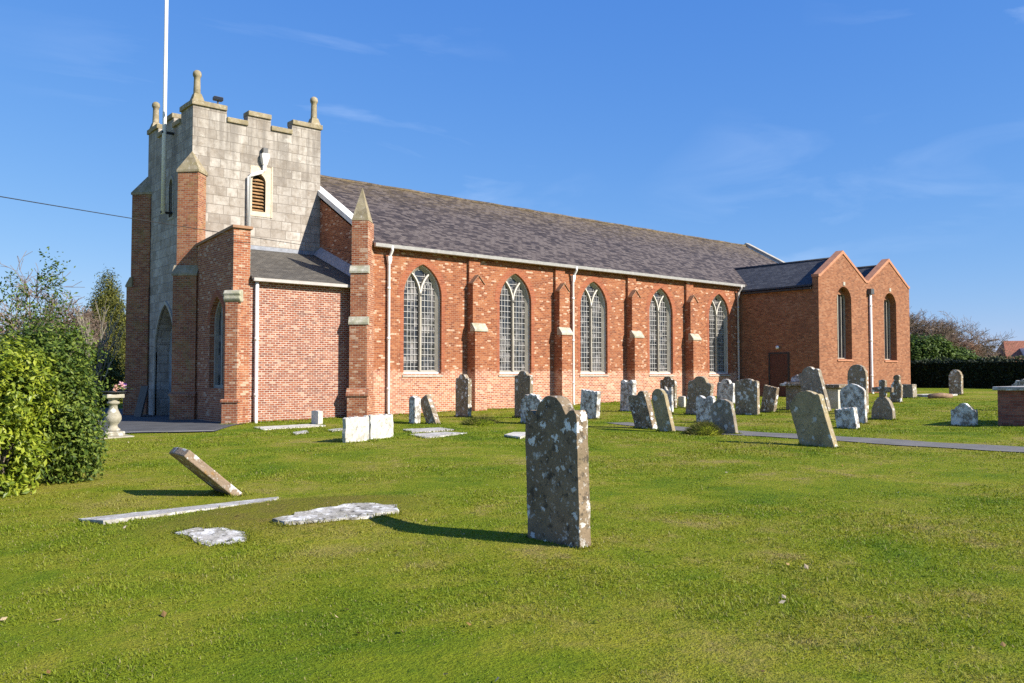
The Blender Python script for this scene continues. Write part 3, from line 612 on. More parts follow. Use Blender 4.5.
# battlements
def merlons(along, a0, a1, b0, b1):
    L = a1 - a0; k = L / 4.96
    for i, (s0, s1, hi) in enumerate([(0, 1.22, 1), (1.22, 2.01, 0), (2.01, 2.91, 1), (2.91, 3.76, 0), (3.76, 4.96, 1)]):
        zt = TZ if hi else TZ - .395
        if along == 'u':
            if hi: mb.box(a0 + s0 * k, a0 + s1 * k, b0, b1, TZ - .40, TZ)
            cpm.box(a0 + s0 * k - (.06 if i == 0 else 0), a0 + s1 * k + (.06 if i == 4 else .0), b0 - .07, b1 + .07, zt + .002, zt + .185)
        else:
            s0, s1 = max(s0, .38 / k), min(s1, 4.96 - .38 / k)
            if hi: mb.box(b0, b1, a0 + s0 * k, a0 + s1 * k, TZ - .40, TZ)
            cpm.box(b0 - .07, b1 + .07, a0 + s0 * k + .0705 * (i == 0), a0 + s1 * k - .0705 * (i == 4), zt + .002, zt + .184)
cpm = MB()
merlons('u', T0, T1, TV0, TV0 + .38); merlons('u', T0, T1, TV1 - .38, TV1); merlons('v', TV0, TV1, T0, T0 + .38); merlons('v', TV0, TV1, T1 - .38, T1)
mb.build('tower_wall', 'ashlar', church); cpm.build('parapet_coping', 'coping', church, .02)
for x, y in ((T0 + .20, TV0 + .20), (T1 - .20, TV0 + .20), (T0 + .2, TV1 - .2), (T1 - .2, TV1 - .2)):
    m = MB(); m.pyramid((x, y), .21, .21, TZ + .17, TZ + .46, 0, .58)
    m.lathe([(.128, .44), (.125, .5), (.112, .95), (.112, 1.06), (.14, 1.09), (.155, 1.16), (.14, 1.25), (.08, 1.31), (.01, 1.32)], (x, y, TZ), 12); m.build('pinnacle', 'coping', church)
# belfry opening: ochre surround and louvres
fr = S_FR(TV0); m = MB()
m.wall([(-2.84, 7.45), (-2.02, 7.45), (-2.02, 9.33), (-2.84, 9.33)], [BELF], S_FR(TV0 - .012), .10)
m.ring([(-2.84, 7.45), (-2.02, 7.45), (-2.02, 9.33), (-2.84, 9.33)], [(-2.83, 7.46), (-2.03, 7.46), (-2.03, 9.32), (-2.83, 9.32)], S_FR(TV0), .012, -.02)
m.box(-2.02, -1.97, TV0 - .03, TV0 - .001, 7.45, 9.38)
lf = m.build('belfry_window', 'ochre_stone', church)
m = MB()
for k in range(10):
    z = 7.68 + k * .125
    if z < 8.98: m.prism([(.06, z), (.16, z + .085), (.17, z + .07), (.07, z - .015)], ((0, TV0, 0), Y, Z3, X), -2.76, -2.24)
m.build('louvre', 'louvre', lf)
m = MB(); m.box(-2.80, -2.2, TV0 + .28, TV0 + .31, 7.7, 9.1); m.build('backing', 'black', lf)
# west lancet and west doorway
m = MB(); a1, r1 = inset(.20, .28, .04); fw = W_FR(T0)
m.ring(arch(6.05, .30, 7.36, 8.62, .40), arch(6.05, .20, 7.45, 8.62, .28), fw, .02, -.02); lw = m.build('lancet_window', 'dress', church)
m = MB(); m.wall(arch(6.05, .20, 7.45, 8.62, .28), [], W_FR(T0 + .35), 0); m.build('pane', 'glass_dark', lw)
m = MB(); m.wall(arch(6.42, 1.12, -.6, 2.45, 1.78), [], W_FR(T0 + .5), 0); dr = m.build('west_doorway', 'door_grey', church)
m = MB(); m.ring(arch(6.42, 1.22, -.6, 2.45, 1.90), arch(6.42, 1.12, -.6, 2.45, 1.78), fw, .05, -.05); m.build('hood_mould', 'dress', dr)
m = MB()
for v in (6.42 - .56, 6.42, 6.42 + .56): m.box(T0 + .46, T0 + .497, v - .02, v + .02, -.3, arch_h(1.12, 2.45, 1.78, v - 6.42) - .03)
m.build('door_batten', 'lampgrey', dr)
# tower corner buttresses
for C, d, dp in (((T0, TV0, 0), (-SQ, -SQ), 0), ((T0, TV1, 0), (-SQ, SQ), .14)):
    b = buttress(C, d, [(-.6, .85, .50 + dp, .44), (.85, 5.02, .44 + dp, .42), (5.02, 8.68, .30 + dp, .37)], 'tower_buttress', (.34, -.12, .78, 'hip'), capmat='coping')
# lead-roofed annex between tower and nave
AV = .20
mb = MB(); mb.wall([(-4.35, -.6), (.02, -.6), (.02, 4.68), (-4.35, 4.68)], [], S_FR(AV), .2)
mb.build('annex_wall', 'annex_brick', church)
mb = MB(); AWIN = arch(1.50, .62, 1.15, 3.25, .92)
mb.wall([(.14, -.6), (TV0 + .02, -.6), (TV0 + .02, 6.02), (.14, 6.28)], [AWIN], W_FR(-4.90), .34)
mb.prism([(-4.90, -.6), (-4.34, -.6), (-4.34, 6.28), (-4.90, 6.28)], S_FR(.14), -.002, .0)
mb.add([(-4.9, .14, 6.28), (-4.34, .14, 6.28), (-4.34, TV0, 6.02), (-4.9, TV0, 6.02)], [(0, 1, 2, 3)])
mb.add([(-4.34, .14, -.6), (-4.34, TV0, -.6), (-4.34, TV0, 6.02), (-4.34, .14, 6.28)], [(0, 1, 2, 3)])
mb.build('annex_parapet_wall', 'buttress_brick', church)
m = MB(); m.prism([(.06, 6.285), (TV0 - .02, 6.025), (TV0 - .02, 6.11), (.06, 6.37)], ((0, 0, 0), Y, Z3, X), -4.96, -4.29); m.build('parapet_coping', 'brown_stone', church)
m = MB(); a1, r1 = inset(.62, .92, .10); fa = W_FR(-4.90); m.ring(arch(1.5, .62, 1.15, 3.25, .92), arch(1.5, a1, 1.25, 3.25, r1), fa, -.16, -.3)
m.ribbon([(1.5, 1.2), (1.5, 4.0)], .09, fa, -.18, -.3); aw = m.build('annex_window', 'window_grey', church)
m = MB(); m.wall(arch(1.5, .62, 1.15, 3.25, .92), [], W_FR(-4.62), 0); m.build('pane', 'glass', aw)
m = MB(); m.ribbon(arch(1.5, .73, 1.10, 3.25, 1.06)[2:], .20, fa, .008, -.01); m.build('brick_arch', 'red_brick', aw)
b = buttress((-4.88, .16, 0), (-SQ, -SQ), [(-.6, .72, .18, .26), (.72, 3.92, .12, .20)], 'buttress_brick', (.05, .1, .0, True))
m = MB(); m.prism([(-.1, 3.90), (.12, 3.90), (.20, 4.0), (.17, 4.1), (.22, 4.16), (.14, 4.27), (-.1, 4.30)], (Vector((-4.88, .16, 0)), (-SQ, -SQ, 0), Z3, (SQ, -SQ, 0)), -.26, .30); m.build('weathered_cap', 'set_off', b, .05)
# annex lean-to roof, gutter, pipe, flashing
mb = MB(); mb.prism([(.0, 4.66), (TV0, 6.14), (TV0, 6.22), (-.02, 4.74)], ((0, 0, 0), Y, Z3, X), -4.335, -.005); ar = mb.build('annex_roof', 'slate_lean', church)
m = MB(); m.prism([(.06, 4.79), (TV0, 6.245), (TV0, 6.265), (.06, 4.81)], ((0, 0, 0), Y, Z3, X), -.30, -.004)
m.prism([(.0, 0), (.30, 0), (.0, .30)], ((-.004, 0, 4.8), (-1, 0, 0), Z3, (0, 1, .383)), .05, 3.75)
m.prism([(-4.34, 6.19), (-.01, 6.19), (-.01, 6.36), (-4.34, 6.36)], S_FR(TV0), .003, .015); m.build('flashing', 'lead', ar)
m = MB(); m.prism([(-.10, 4.71), (-.09, 4.61), (.0, 4.60), (.03, 4.70)], ((0, 0, 0), Y, Z3, X), -4.30, -.30); m.build('gutter', 'grey_pipe', church)
downpipe(-4.12, .10, 4.66, .0, 'white', swan=False, hopper=False, r=.06)
# rainwater pipe on the tower
m = MB(); yp = TV0 - .10; m.tube([(-2.33, yp, 9.50), (-2.33, yp, 9.20), (-2.42, yp, 9.12), (-2.84, yp, 8.95), (-2.92, yp, 8.86), (-2.92, yp, 6.35)], .07, 12)
tp = m.build('tower_downpipe', 'white', church)
m = MB(); m.pyramid((-2.33, yp), .07, .07, 9.38, 9.62, 0, 1.9); m.box(-2.47, -2.19, yp - .14, yp + .07, 9.62, 9.80); m.build('hopper', 'white', tp)
m = MB(); m.box(-2.42, -2.24, yp - .10, yp + .079, 9.801, 10.02); m.build('spout', 'lampgrey', tp)

# the twin-gabled wing
RW = [arch(24.32, .70, 2.36, 5.26, .70), arch(29.05, .68, 2.36, 5.26, .68)]
g0, g1, g2 = TRU0, (TRU0 + TRU1) / 2, TRU1
GZ, AZ = 6.30, 7.60
ap1, ap2 = (g0 + g1) / 2 - .05, (g1 + g2) / 2 + .03
mb = MB(); gab = [(g0, -.6), (g2, -.6), (g2, GZ), (g2 - .12, GZ), (ap2, AZ), (g1 + .15, GZ), (g1 - .15, GZ), (ap1, AZ), (g0 + .12, GZ), (g0, GZ)]
mb.wall(gab, RW, S_FR(TRV), .42)
mb.box(g0 - .0, g0 + .3, TRV + .002, .1, -.6, 5.84); mb.box(g2 - .3, g2 - .001, TRV + .002, 0, -.6, 5.84)
mb.prism([p for p in gab[2:]] + [(g0, 5.6), (g2, 5.6)], S_FR(TRV + .32), -.002, .0)
for x0 in (g0, g2 - .32): mb.box(x0 + .0015, x0 + .3185, TRV + .001, TRV + .319, 5.6, GZ - .001)
mb.build('wing_wall', 'transept_brick', church)
m = MB(); fr = S_FR(TRV + .32)
line = [(g0 - .03, GZ), (g0 + .10, GZ), (ap1, AZ), (g1 - .12, GZ), (g1 + .12, GZ), (ap2, AZ), (g2 - .10, GZ), (g2 + .03, GZ)]
up = [(a, b + (.17 if i in (2, 5) else .13)) for i, (a, b) in enumerate(line)]
for i in range(len(line) - 1): m.prism([line[i], line[i + 1], up[i + 1], up[i]], fr, -.03, .36)
m.build('gable_coping', 'terracotta', church)
for gx0, gx1, ap in ((g0 - .12, g1, ap1), (g1, g2 + .12, ap2)):
    m = MB(); zr, ze = 7.34, 5.86
    for e in (gx0, gx1): m.prism([(e, ze), (ap, zr), (ap, zr + .09), (e, ze + .09)], ((0, 0, 0), X, Z3, Y), TRV + .325, 2.9)
    wr = m.build('wing_roof', 'slate_new', church)
    m = MB(); m.tube([(ap, TRV + .33, zr + .09), (ap, 2.6, zr + .09)], .07, 8); m.build('ridge_tile', 'slate_new', wr)
for cx, a in ((24.32, .70), (29.05, .68)):
    fr2 = ((cx, TRV, 0), X, Z3, (0, -1, 0)); m = MB()
    m.ring(arch(0, a, 2.36, 5.26, a), arch(0, a - .07, 2.43, 5.26, a - .07), fr2, -.34, -.44)
    m.ribbon([(0, 2.4), (0, 5.9)], .06, fr2, -.345, -.44); m.ribbon([(-.35, 2.4), (-.35, 5.75)], .035, fr2, -.36, -.44); m.ribbon([(.35, 2.4), (.35, 5.75)], .035, fr2, -.36, -.44)
    w = m.build('round_window', 'window_grey', church)
    m = MB(); m.wall(arch(0, a, 2.36, 5.26, a), [], ((cx, TRV + .41, 0), X, Z3, (0, -1, 0)), 0); m.build('pane', 'glass_dark', w)
    if cx < 26:
        m = MB()
        for x0, x1 in ((-.60, -.37), (-.32, -.04)): m.wall([(x0, 3.35), (x1, 3.35), (x1, 5.55), (x0, 5.55)], [], ((cx, TRV + .405, 0), X, Z3, (0, -1, 0)), 0)
        m.build('pale_pane', 'glass_pale', w)  # pale panes set over the left half of the first round window
    m = MB(); m.prism([(.05, 2.26), (-.05, 2.26), (-.05, 2.32), (.40, 2.40), (.41, 2.3)], ((cx, TRV, 0), Y, Z3, X), -a - .04, a + .04); m.build('sill', 'terracotta', w)
    m = MB(); m.box(cx - .09, cx + .09, TRV - .03, TRV + .01, 6.02, 6.20) ; m.build('keystone', 'dress', w)
wp = downpipe(26.78, TRV - .09, 6.0, .6, 'white', r=.07, hopper=False, swan=False)
m = MB(); m.box(26.62, 26.94, TRV - .22, TRV - .002, 5.72, 6.0); m.build('hopper', 'lampgrey', wp)
# side door of the wing, lamp over it
m = MB(); m.box(g0 - .03, g0 - .002, -2.80, -1.80, .3, 2.62); d = m.build('side_door', 'door_brown', church)
m = MB(); m.box(g0 - .05, g0 - .001, -2.88, -2.80, .3, 2.70); m.box(g0 - .05, g0 - .001, -1.80, -1.72, .3, 2.70); m.box(g0 - .05, g0 - .001, -2.80, -1.80, 2.62, 2.70); m.build('door_frame', 'dark', d)
m = MB(); m.lathe([(.012, -.0), (.02, .04), (.012, .08)], (g0 - .06, -2.68, 1.5), 8); m.build('door_handle', 'lampgrey', d)
m = MB(); m.lathe([(.05, 0), (.09, .05), (.09, .12), (.04, .17)], (g0 - .10, -2.28, 2.86), 10); m.box(g0 - .06, g0, -2.31, -2.25, 2.9, 2.96); m.build('wall_lamp', 'white', church)
m = MB(); m.prism([(g0 - .17, 5.80), (g0 - .16, 5.72), (g0 - .05, 5.72), (g0 - .03, 5.82)], ((0, 0, 0), X, Z3, Y), TRV + .33, -.3); m.build('gutter', 'dark', church)
m = MB(); m.box(-.14, 0., .5, .58, 5.86, 6.02); m.box(-.16, -.1, .36, .72, 5.93, 5.97); m.build('cable_bracket', 'grey_pipe', church)

# things fixed to or standing by the church
fp = empty('flagpole', (-5.30, 5.85, 7.5)); tag(fp, 'tall white flagpole fixed to the west face of the stone tower', 'flagpole')
m = MB(); m.tube([(0, 0, 0), (0, 0, 4), (0, 0, 12)], .085, 12, .06); m.build('pole', 'white', fp)
for z in (.02, 3.0): m = MB(); m.box(-.1, .335, -.05, .05, z, z + .08); m.build('bracket', 'black', fp)
fl = empty('floodlight', (T0 + .95, TV0 + .18, TZ + .187)); tag(fl, 'small dark floodlight on the tower parapet beside the tallest pinnacle', 'floodlight')
m = MB(); m.lathe([(.10, 0), (.10, .04), (.03, .06), (.03, .22)], n=10); m.build('stand', 'lampgrey', fl)
m = MB(); m.box(-.17, .17, -.12, .10, .18, .32); m.build('lamp_head', 'lampgrey', fl, .03)
m = MB(); m.box(-.15, .15, -.124, -.119, .20, .30); m.build('lens', 'glass_dark', fl)
bd = MB(); bd.prism([(0, 0), (.06, 0), (.30, 1.15), (.25, 1.15)], ((0, 0, 0), X, Z3, Y), -.42, .42)
o = bd.build('notice_board', 'dark', None, .01); o.location = (-5.75, 7.05, H(-5.75, 7.05) + .01); tag(o, 'dark board leaning beside the west doorway of the tower', 'board')

cbl = MB(); pA, pB = Vector((-34, -4.4, 7.55)), Vector((-.14, .54, 5.95)); pts = []
for i in range(41):
    t = i / 40; p = pA.lerp(pB, t); p.z -= 4 * .35 * t * (1 - t); pts.append(p)
cbl.tube(pts, .024, 6, .007); o = cbl.build('overhead_cable', 'cable'); tag(o, 'thin black overhead cable running to the church across the tower', 'cable')

# ---------------------------------------------------------------- gravestones
def smooth_arc(c, r, a0, a1, n): return [(c[0] + r * math.cos(R(a0 + (a1 - a0) * i / n)), c[1] + r * math.sin(R(a0 + (a1 - a0) * i / n))) for i in range(n + 1)]
def profile(kind, w, h):
    """half outline of the top from the right edge to the centre line (mirrored); z up to h"""
    a = w / 2
    if kind == 'lobe':        # round head between small stepped shoulders
        r = a * .54; zc = h - r
        half = [(a, zc - .07 * w), (a * .98, zc + .03 * w), (a * .90, zc + .075 * w), (a * .78, zc + .085 * w), (a * .68, zc + .06 * w), (a * .60, zc + .02 * w), (r * .99, zc + .07 * w)] + smooth_arc((0, zc), r, 20, 90, 7)
    elif kind == 'ogee': half = [(a, h - .30 * w), (a * .96, h - .22 * w), (a * .80, h - .19 * w), (a * .62, h - .19 * w), (a * .50, h - .13 * w), (a * .38, h - .05 * w), (a * .2, h - .01 * w), (0, h)]
    elif kind == 'twolobe': half = [(a, h - .20 * w), (a * .96, h - .08 * w), (a * .80, h - .01 * w), (a * .58, h), (a * .36, h - .02 * w), (a * .16, h - .10 * w), (0, h - .12 * w)]
    elif kind == 'round': half = [(a, h - .46 * w), (a * .90, h - .40 * w)] + smooth_arc((0, h - a * .88), a * .88, 10, 90, 9)
    elif kind == 'gothic': half = [(a, h - a * 1.25)] + [(a * math.cos(R(t)) ** .75, h - a * 1.25 + a * 1.25 * math.sin(R(t)) ** 1.0) for t in range(12, 91, 13)]
    elif kind == 'gable': half = [(a, h - .30 * w), (a * .86, h - .20 * w), (a * .45, h - .07 * w), (0, h)]
    elif kind == 'shoulder': half = [(a, h - .10 * w), (a * .82, h - .07 * w), (a * .64, h - .09 * w), (a * .48, h - .03 * w), (a * .2, h), (0, h)]
    elif kind == 'scallop': half = [(a, h - .05 * w), (a * .86, h + .0), (a * .66, h - .06 * w), (a * .45, h - .01 * w), (a * .25, h - .05 * w), (0, h)]
    elif kind == 'segment': half = [(a, h - .26 * w), (a * .93, h - .20 * w), (a * .80, h - .20 * w), (a * .6, h - .10 * w), (a * .3, h - .02 * w), (0, h)]
    elif kind == 'knob': half = [(a, h * .30), (a * .9, h * .62), (a * .48, h * .76), (a * .40, h * .80), (a * .55, h * .86), (a * .52, h * .94), (a * .28, h * .99), (0, h)]
    elif kind == 'broken': half = [(a, h - .35 * w), (a * .88, h - .02 * w), (a * .62, h - .10 * w), (a * .30, h - .42 * w), (0, h - .50 * w)]
    elif kind == 'rough': half = [(a, h - .34 * w), (a * .92, h - .20 * w), (a * .66, h - .14 * w), (a * .55, h - .03 * w), (a * .28, h - .06 * w), (0, h)]
    elif kind == 'stepped': half = [(a, h - .34 * w), (a * .94, h - .28 * w), (a * .72, h - .27 * w), (a * .60, h - .17 * w), (a * .42, h - .12 * w), (a * .22, h - .03 * w), (0, h)]
    else: half = [(a, h - .02), (0, h)]
    full = half + [(-x, z) for x, z in half[::-1] if x > 1e-6]
    return full
def slab_mesh(name, kind, w, t, h, mat, rough=.006, seed=0, below=.25, parent=None, bev=.014):
    rg = random.Random(seed); top = profile(kind, w, h)
    pts = [(w / 2, -below)]; zr = top[0][1]
    for z in np.arange(.0, zr - .08, .11): pts.append((w / 2, float(z)))
    pts += top
    zl = top[-1][1]
    for z in np.arange(.0, zl - .08, .11)[::-1]: pts.append((-w / 2, float(z)))
    pts.append((-w / 2, -below))
    pts = [(x + rg.uniform(-rough, rough), z + rg.uniform(-rough, rough)) for x, z in pts]
    m = MB(); m.prism(pts, ((0, 0, 0), (0, 1, 0), Z3, X), -t / 2, t / 2)
    return m.build(name, mat, parent, bev)
GRP = 'headstones in the churchyard'
def headstone(label, u, v, w, t, h, lean, kind, mat, pitch=0, yaw=0, rough=.006, sink=0.):
    o = slab_mesh('headstone', kind, w, t, h, mat, rough, seed=int(abs(u * 131 + v * 17)))
    o.location = (u + t / 2, v, H(u, v) - sink)
    o.rotation_euler = Matrix.Rotation(R(yaw), 3, 'Z').to_euler()
    o.rotation_euler = (Matrix.Rotation(R(yaw), 3, 'Z') @ Matrix.Rotation(R(-lean), 3, 'X') @ Matrix.Rotation(R(pitch), 3, 'Y')).to_euler()
    return tag(o, label, 'headstone', GRP)
HS = [
 ('large lichen-spotted headstone with round head standing alone on the near lawn', -9.72, -20.09, .75, .15, 1.43, 2, 'lobe', 'g_brown', 0),
 ('white-crusted rough headstone half hidden behind the large near headstone', 1.23, -7.22, .92, .16, .90, 0, 'rough', 'g_crust', 0),
 ('pale white-topped headstone leaning right below the third nave window', 3.90, -6.93, .74, .17, .93, -5, 'scallop', 'g_crust', 0),
 ('tall grey headstone with curved top under the second nave window', 2.62, -5.22, .78, .13, 1.53, 0, 'ogee', 'g_dark', 0),
 ('tall slim grey headstone with curved top against the first brick buttress', 1.89, -2.91, .72, .15, 1.46, 0, 'ogee', 'g_dark', 0),
 ('upright rough slab touching a leaning one near the nave corner', -1.10, -4.40, .33, .22, .85, 0, 'rough', 'g_crust', 0),
 ('slanted slab leaning on an upright rough one near the nave corner', -.72, -4.89, .45, .18, .93, 31, 'flat', 'g_dark', 0),
 ('pale two-lobed headstone by the wall between third and fourth nave windows', 7.56, -5.23, .60, .20, 1.14, 0, 'twolobe', 'g_crust', 2),
 ('tilted two-lobed headstone left of the round-topped leaning one', 1.78, -11.16, .60, .20, .99, 18, 'twolobe', 'g_brown', 0),
 ('narrow round-topped headstone tilting left beside the grassy tussock', 1.48, -12.14, .44, .13, 1.13, 16, 'round', 'g_green', 0),
 ('brown curved-top headstone standing under the fourth nave window', 10.19, -4.96, .72, .14, 1.22, 0, 'ogee', 'g_brown', 0),
 ('small broken forked headstone seen over the round-topped leaning one', 7.4, -7.3, .34, .10, .92, 0, 'broken', 'g_crust', 0),
 ('tiny low plain stone at the foot of the nave wall', 10.63, -5.26, .29, .12, .46, 0, 'flat', 'g_pale', 0),
 ('broad dark headstone with curved top leaning right in the middle cluster', 7.38, -8.53, .94, .16, 1.29, -7, 'ogee', 'g_dark', 0),
 ('short white-crusted two-lobed headstone rising behind the grassy tussock', 4.70, -10.9, .62, .14, .78, 0, 'twolobe', 'g_crust', 0),
 ('grey headstone with pointed gable top at the path edge beside the tussock', 2.11, -13.49, .64, .12, .88, 11, 'gable', 'g_tan', 0),
 ('mottled round-headed headstone beneath the fifth nave window', 13.60, -5.1, .80, .18, 1.04, -3, 'lobe', 'g_crust', 0),
 ('thin plain slab between the broad dark headstone and a mottled one', 13.13, -4.3, .42, .10, .90, 0, 'flat', 'g_dark', 0),
 ('wide grey headstone with low shouldered top in front of the wing corner', 8.33, -9.79, .86, .14, 1.18, 0, 'shoulder', 'g_dark', 0),
 ('small scallop-topped headstone leaning right before the maroon door', 9.98, -9.47, .51, .17, .92, -10, 'scallop', 'g_brown', 0),
 ('big brown headstone leaning left over the near edge of the path', .71, -16.78, .74, .17, 1.18, 17, 'segment', 'g_green', 0),
 ('tall curved-top headstone leaning left behind the big leaning one', 11.15, -10.70, .78, .20, 1.58, 15, 'ogee', 'g_tan', 0),
 ('tall dark headstone with arched Gothic head near the wing window', 10.99, -12.18, .64, .15, 1.61, 0, 'gothic', 'g_dark', 0),
 ('white-lichened headstone with low pointed top behind a stubby scalloped one', 7.15, -14.11, .73, .11, 1.10, 2, 'gable', 'g_crust', 0),
 ('stubby scalloped headstone in black and white lichen by the path', 5.15, -15.01, .54, .18, .54, 9, 'scallop', 'g_crust', 0),
 ('slim knob-topped headstone near the right-hand wing window', 18.48, -9.80, .46, .16, 1.12, -4, 'knob', 'g_brown', 0),
 ('lone round-topped headstone in front of the dark hedge', 27.36, -8.44, .58, .22, 1.22, 0, 'round', 'g_dark', 0),
 ('broken low headstone with white lichen left of the brick chest tomb', 7.96, -16.71, .63, .13, .60, 0, 'stepped', 'g_crust', 0),
 ('dark rough headstone partly hidden behind the brick chest tomb', 15.6, -15.6, .8, .2, 1.05, 6, 'rough', 'g_crust', 0),
 ('small square white stone at the foot of the annex wall', -3.33, -2.44, .46, .16, .44, 0, 'flat', 'g_pale', 0),
]
for r in HS: headstone(*r)
# slab leaning steeply over the lawn on the left
o = slab_mesh('headstone', 'flat', .62, .115, 1.02, 'g_lean', .008, 3, .25); o.location = (-10.66, -14.42, H(-10.66, -14.42) - .03)
o.rotation_euler = (0, R(-49), 0); tag(o, 'slab tipped far over with white and orange lichen beside the long ledger', 'headstone', GRP)
# the two low white stones facing the sun
for (u0, v0), (u1, v1), lab in (((-5.69, -8.62), (-4.88, -8.32), 'low white scalloped stone, the nearer of a joined pair on the lawn'), ((-4.84, -8.30), (-4.10, -8.16), 'low white scalloped stone, the farther of a joined pair on the lawn')):
    w = math.hypot(u1 - u0, v1 - v0); o = slab_mesh('headstone', 'scallop', w - .02, .11, .60, 'g_white', .016, int(u0 * 10))
    um, vm = (u0 + u1) / 2, (v0 + v1) / 2; o.location = (um, vm + .05, H(um, vm)); o.rotation_euler = (0, R(0), math.atan2(v1 - v0, u1 - u0) - R(90)); tag(o, lab, 'headstone', GRP)
# low block and kerbs east of the wing
m = MB(); m.prism([(-.42, -.2), (.42, -.2), (.38, .62), (-.38, .62)], ((0, 0, 0), Y, Z3, X), 0, .42); o = m.build('tomb_block', 'g_tan', None, .02); o.location = (23.06, -8.0, H(23, -8)); tag(o, 'low tapered stone block right of the slim knob-topped headstone', 'tomb')
for (u, v, l, lab) in ((25.4, -8.3, 2.2, 'pale stone grave kerb lying in front of the far lone headstone'),):
    m = MB()
    for y0, y1 in ((-.55, -.40), (.40, .55)): m.box(-l / 2, l / 2, y0, y1, -.1, .08)
    for x0, x1 in ((-l / 2 - .15, -l / 2 - .002), (l / 2 + .002, l / 2 + .15)): m.box(x0, x1, -.55, .55, -.1, .082)
    o = m.build('grave_kerb', 'g_flat', None, .015); o.location = (u, v, H(u, v)); tag(o, lab, 'grave kerb')
m = MB(); m.tube([(0, 0, .08), (.5, -.3, .14), (1.0, -.5, .09)], .12, 8); o = m.build('log', 'timber'); o.location = (22.9, -9.2, H(23, -9)); tag(o, 'short brown log lying beside the low stone block', 'log')
# cross
cr = empty('cross_headstone', (8.80, -14.15, H(8.8, -14.15))); tag(cr, 'headstone carrying a small stone cross near the wing downpipe', 'headstone', GRP)
m = MB(); m.prism([(.34, -.25), (.31, .30), (.22, .52), (.12, .64), (-.12, .64), (-.22, .52), (-.31, .30), (-.34, -.25)], ((0, 0, 0), Y, Z3, X), -.09, .09); m.build('tablet', 'g_tan', cr, .012)
m = MB(); m.prism([(.09, .60), (.09, .80), (.29, .79), (.30, .93), (.09, .95), (.10, 1.13), (0, 1.16), (-.10, 1.13), (-.09, .95), (-.30, .93), (-.29, .79), (-.09, .80), (-.09, .60)], ((0, 0, 0), Y, Z3, X), -.07, .07); m.build('cross', 'g_brown', cr, .015)
# pedestal tomb with overhanging lid
tb = empty('pedestal_tomb', (12.1, -9.5, H(12.1, -9.5))); tag(tb, 'square pedestal tomb with overhanging slab lid before the wing', 'tomb')
m = MB(); m.box(-.42, .42, -.36, .36, -.2, .84); m.build('body', 'g_tan', tb, .02)
m = MB(); m.box(-.60, .60, -.50, .50, .842, .93); m.box(-.48, .48, -.42, .42, .9302, .98); m.build('lid', 'g_dark', tb, .02)
m = MB(); m.prism([(-.30, .982), (.32, .982), (.26, 1.16), (.05, 1.24), (-.2, 1.18)], ((0, 0, 0), Y, Z3, X), -.22, .22); m.build('capstone', 'g_crust', tb, .05)
ct = empty('chest_tomb', (13.99, -9.9, H(14, -9.9))); tag(ct, 'cream chest tomb stained with black lichen behind the leaning headstones', 'tomb')
m = MB(); m.box(-.7, .7, -.35, .35, -.2, .74); m.build('body', 'g_pale', ct, .02); m = MB(); m.box(-.8, .8, -.45, .45, .742, .88); m.build('lid', 'g_brown', ct, .03)
# brick chest tomb at the right edge
bt = empty('brick_tomb', (9.45, -17.92, H(9.45, -17.92))); tag(bt, 'red brick chest tomb with pale ledger lid at the right edge', 'tomb')
m = MB(); m.box(-1.0, 1.0, -.55, .55, -.2, .90); m.build('body', 'tomb_brick', bt); m = MB(); m.box(-1.1, 1.1, -.64, .64, .902, 1.0); m.build('lid', 'g_flat', bt, .02)
# flat ledgers let into the turf
def ledger(label, poly, lift, mat='g_flat', seed=1, jag=.015):
    rg = random.Random(seed); c = (sum(p[0] for p in poly) / len(poly), sum(p[1] for p in poly) / len(poly)); z0 = H(*c); out = []
    n = len(poly)
    for i in range(n):
        a, b = poly[i], poly[(i + 1) % n]; L = math.hypot(b[0] - a[0], b[1] - a[1]); k = max(1, int(L / .12))
        for j in range(k): t = j / k; out.append((a[0] + (b[0] - a[0]) * t - c[0] + rg.uniform(-jag, jag), a[1] + (b[1] - a[1]) * t - c[1] + rg.uniform(-jag, jag)))
    ar = sum(out[i][0] * out[(i + 1) % len(out)][1] - out[(i + 1) % len(out)][0] * out[i][1] for i in range(len(out)))
    if ar < 0: out = out[::-1]
    k = len(out); m = MB(); zz = [H(c[0] + x, c[1] + y) + lift for x, y in out]
    A = np.array([[x, y, 1] for x, y in out]); sol = np.linalg.lstsq(A, np.array(zz), rcond=None)[0]; pl = lambda x, y: float(sol[0] * x + sol[1] * y + sol[2]) - z0
    vs = [(x, y, pl(x, y)) for x, y in out] + [(x, y, pl(x, y) - .14) for x, y in out]
    tr = [t if ((out[t[1]][0] - out[t[0]][0]) * (out[t[2]][1] - out[t[0]][1]) - (out[t[1]][1] - out[t[0]][1]) * (out[t[2]][0] - out[t[0]][0])) > 0 else t[::-1] for t in tessellate_polygon([[Vector((x, y, 0)) for x, y in out]])]
    m.add(vs, [tuple(t) for t in tr] + [(i, k + i, k + (i + 1) % k, (i + 1) % k) for i in range(k)])
    o = m.build('ledger_stone', mat); o.location = (c[0], c[1], z0); LEDGERS.append(poly); return tag(o, label, 'ledger stone', 'ledger stones lying in the turf')
LEDGERS = []
ledger('long narrow grey ledger stone beside the tipped slab', [(-12.86, -15.30), (-12.72, -15.85), (-10.70, -15.83), (-10.40, -15.38)], .03, seed=2)
ledger('wide white ledger stone at the tip of the large headstone shadow', [(-11.49, -17.66), (-10.9, -17.42), (-10.27, -17.36), (-9.98, -17.62), (-10.10, -17.92), (-10.55, -17.95), (-11.0, -17.92), (-11.46, -17.86)], .030, 'g_ledger', seed=3, jag=.045)
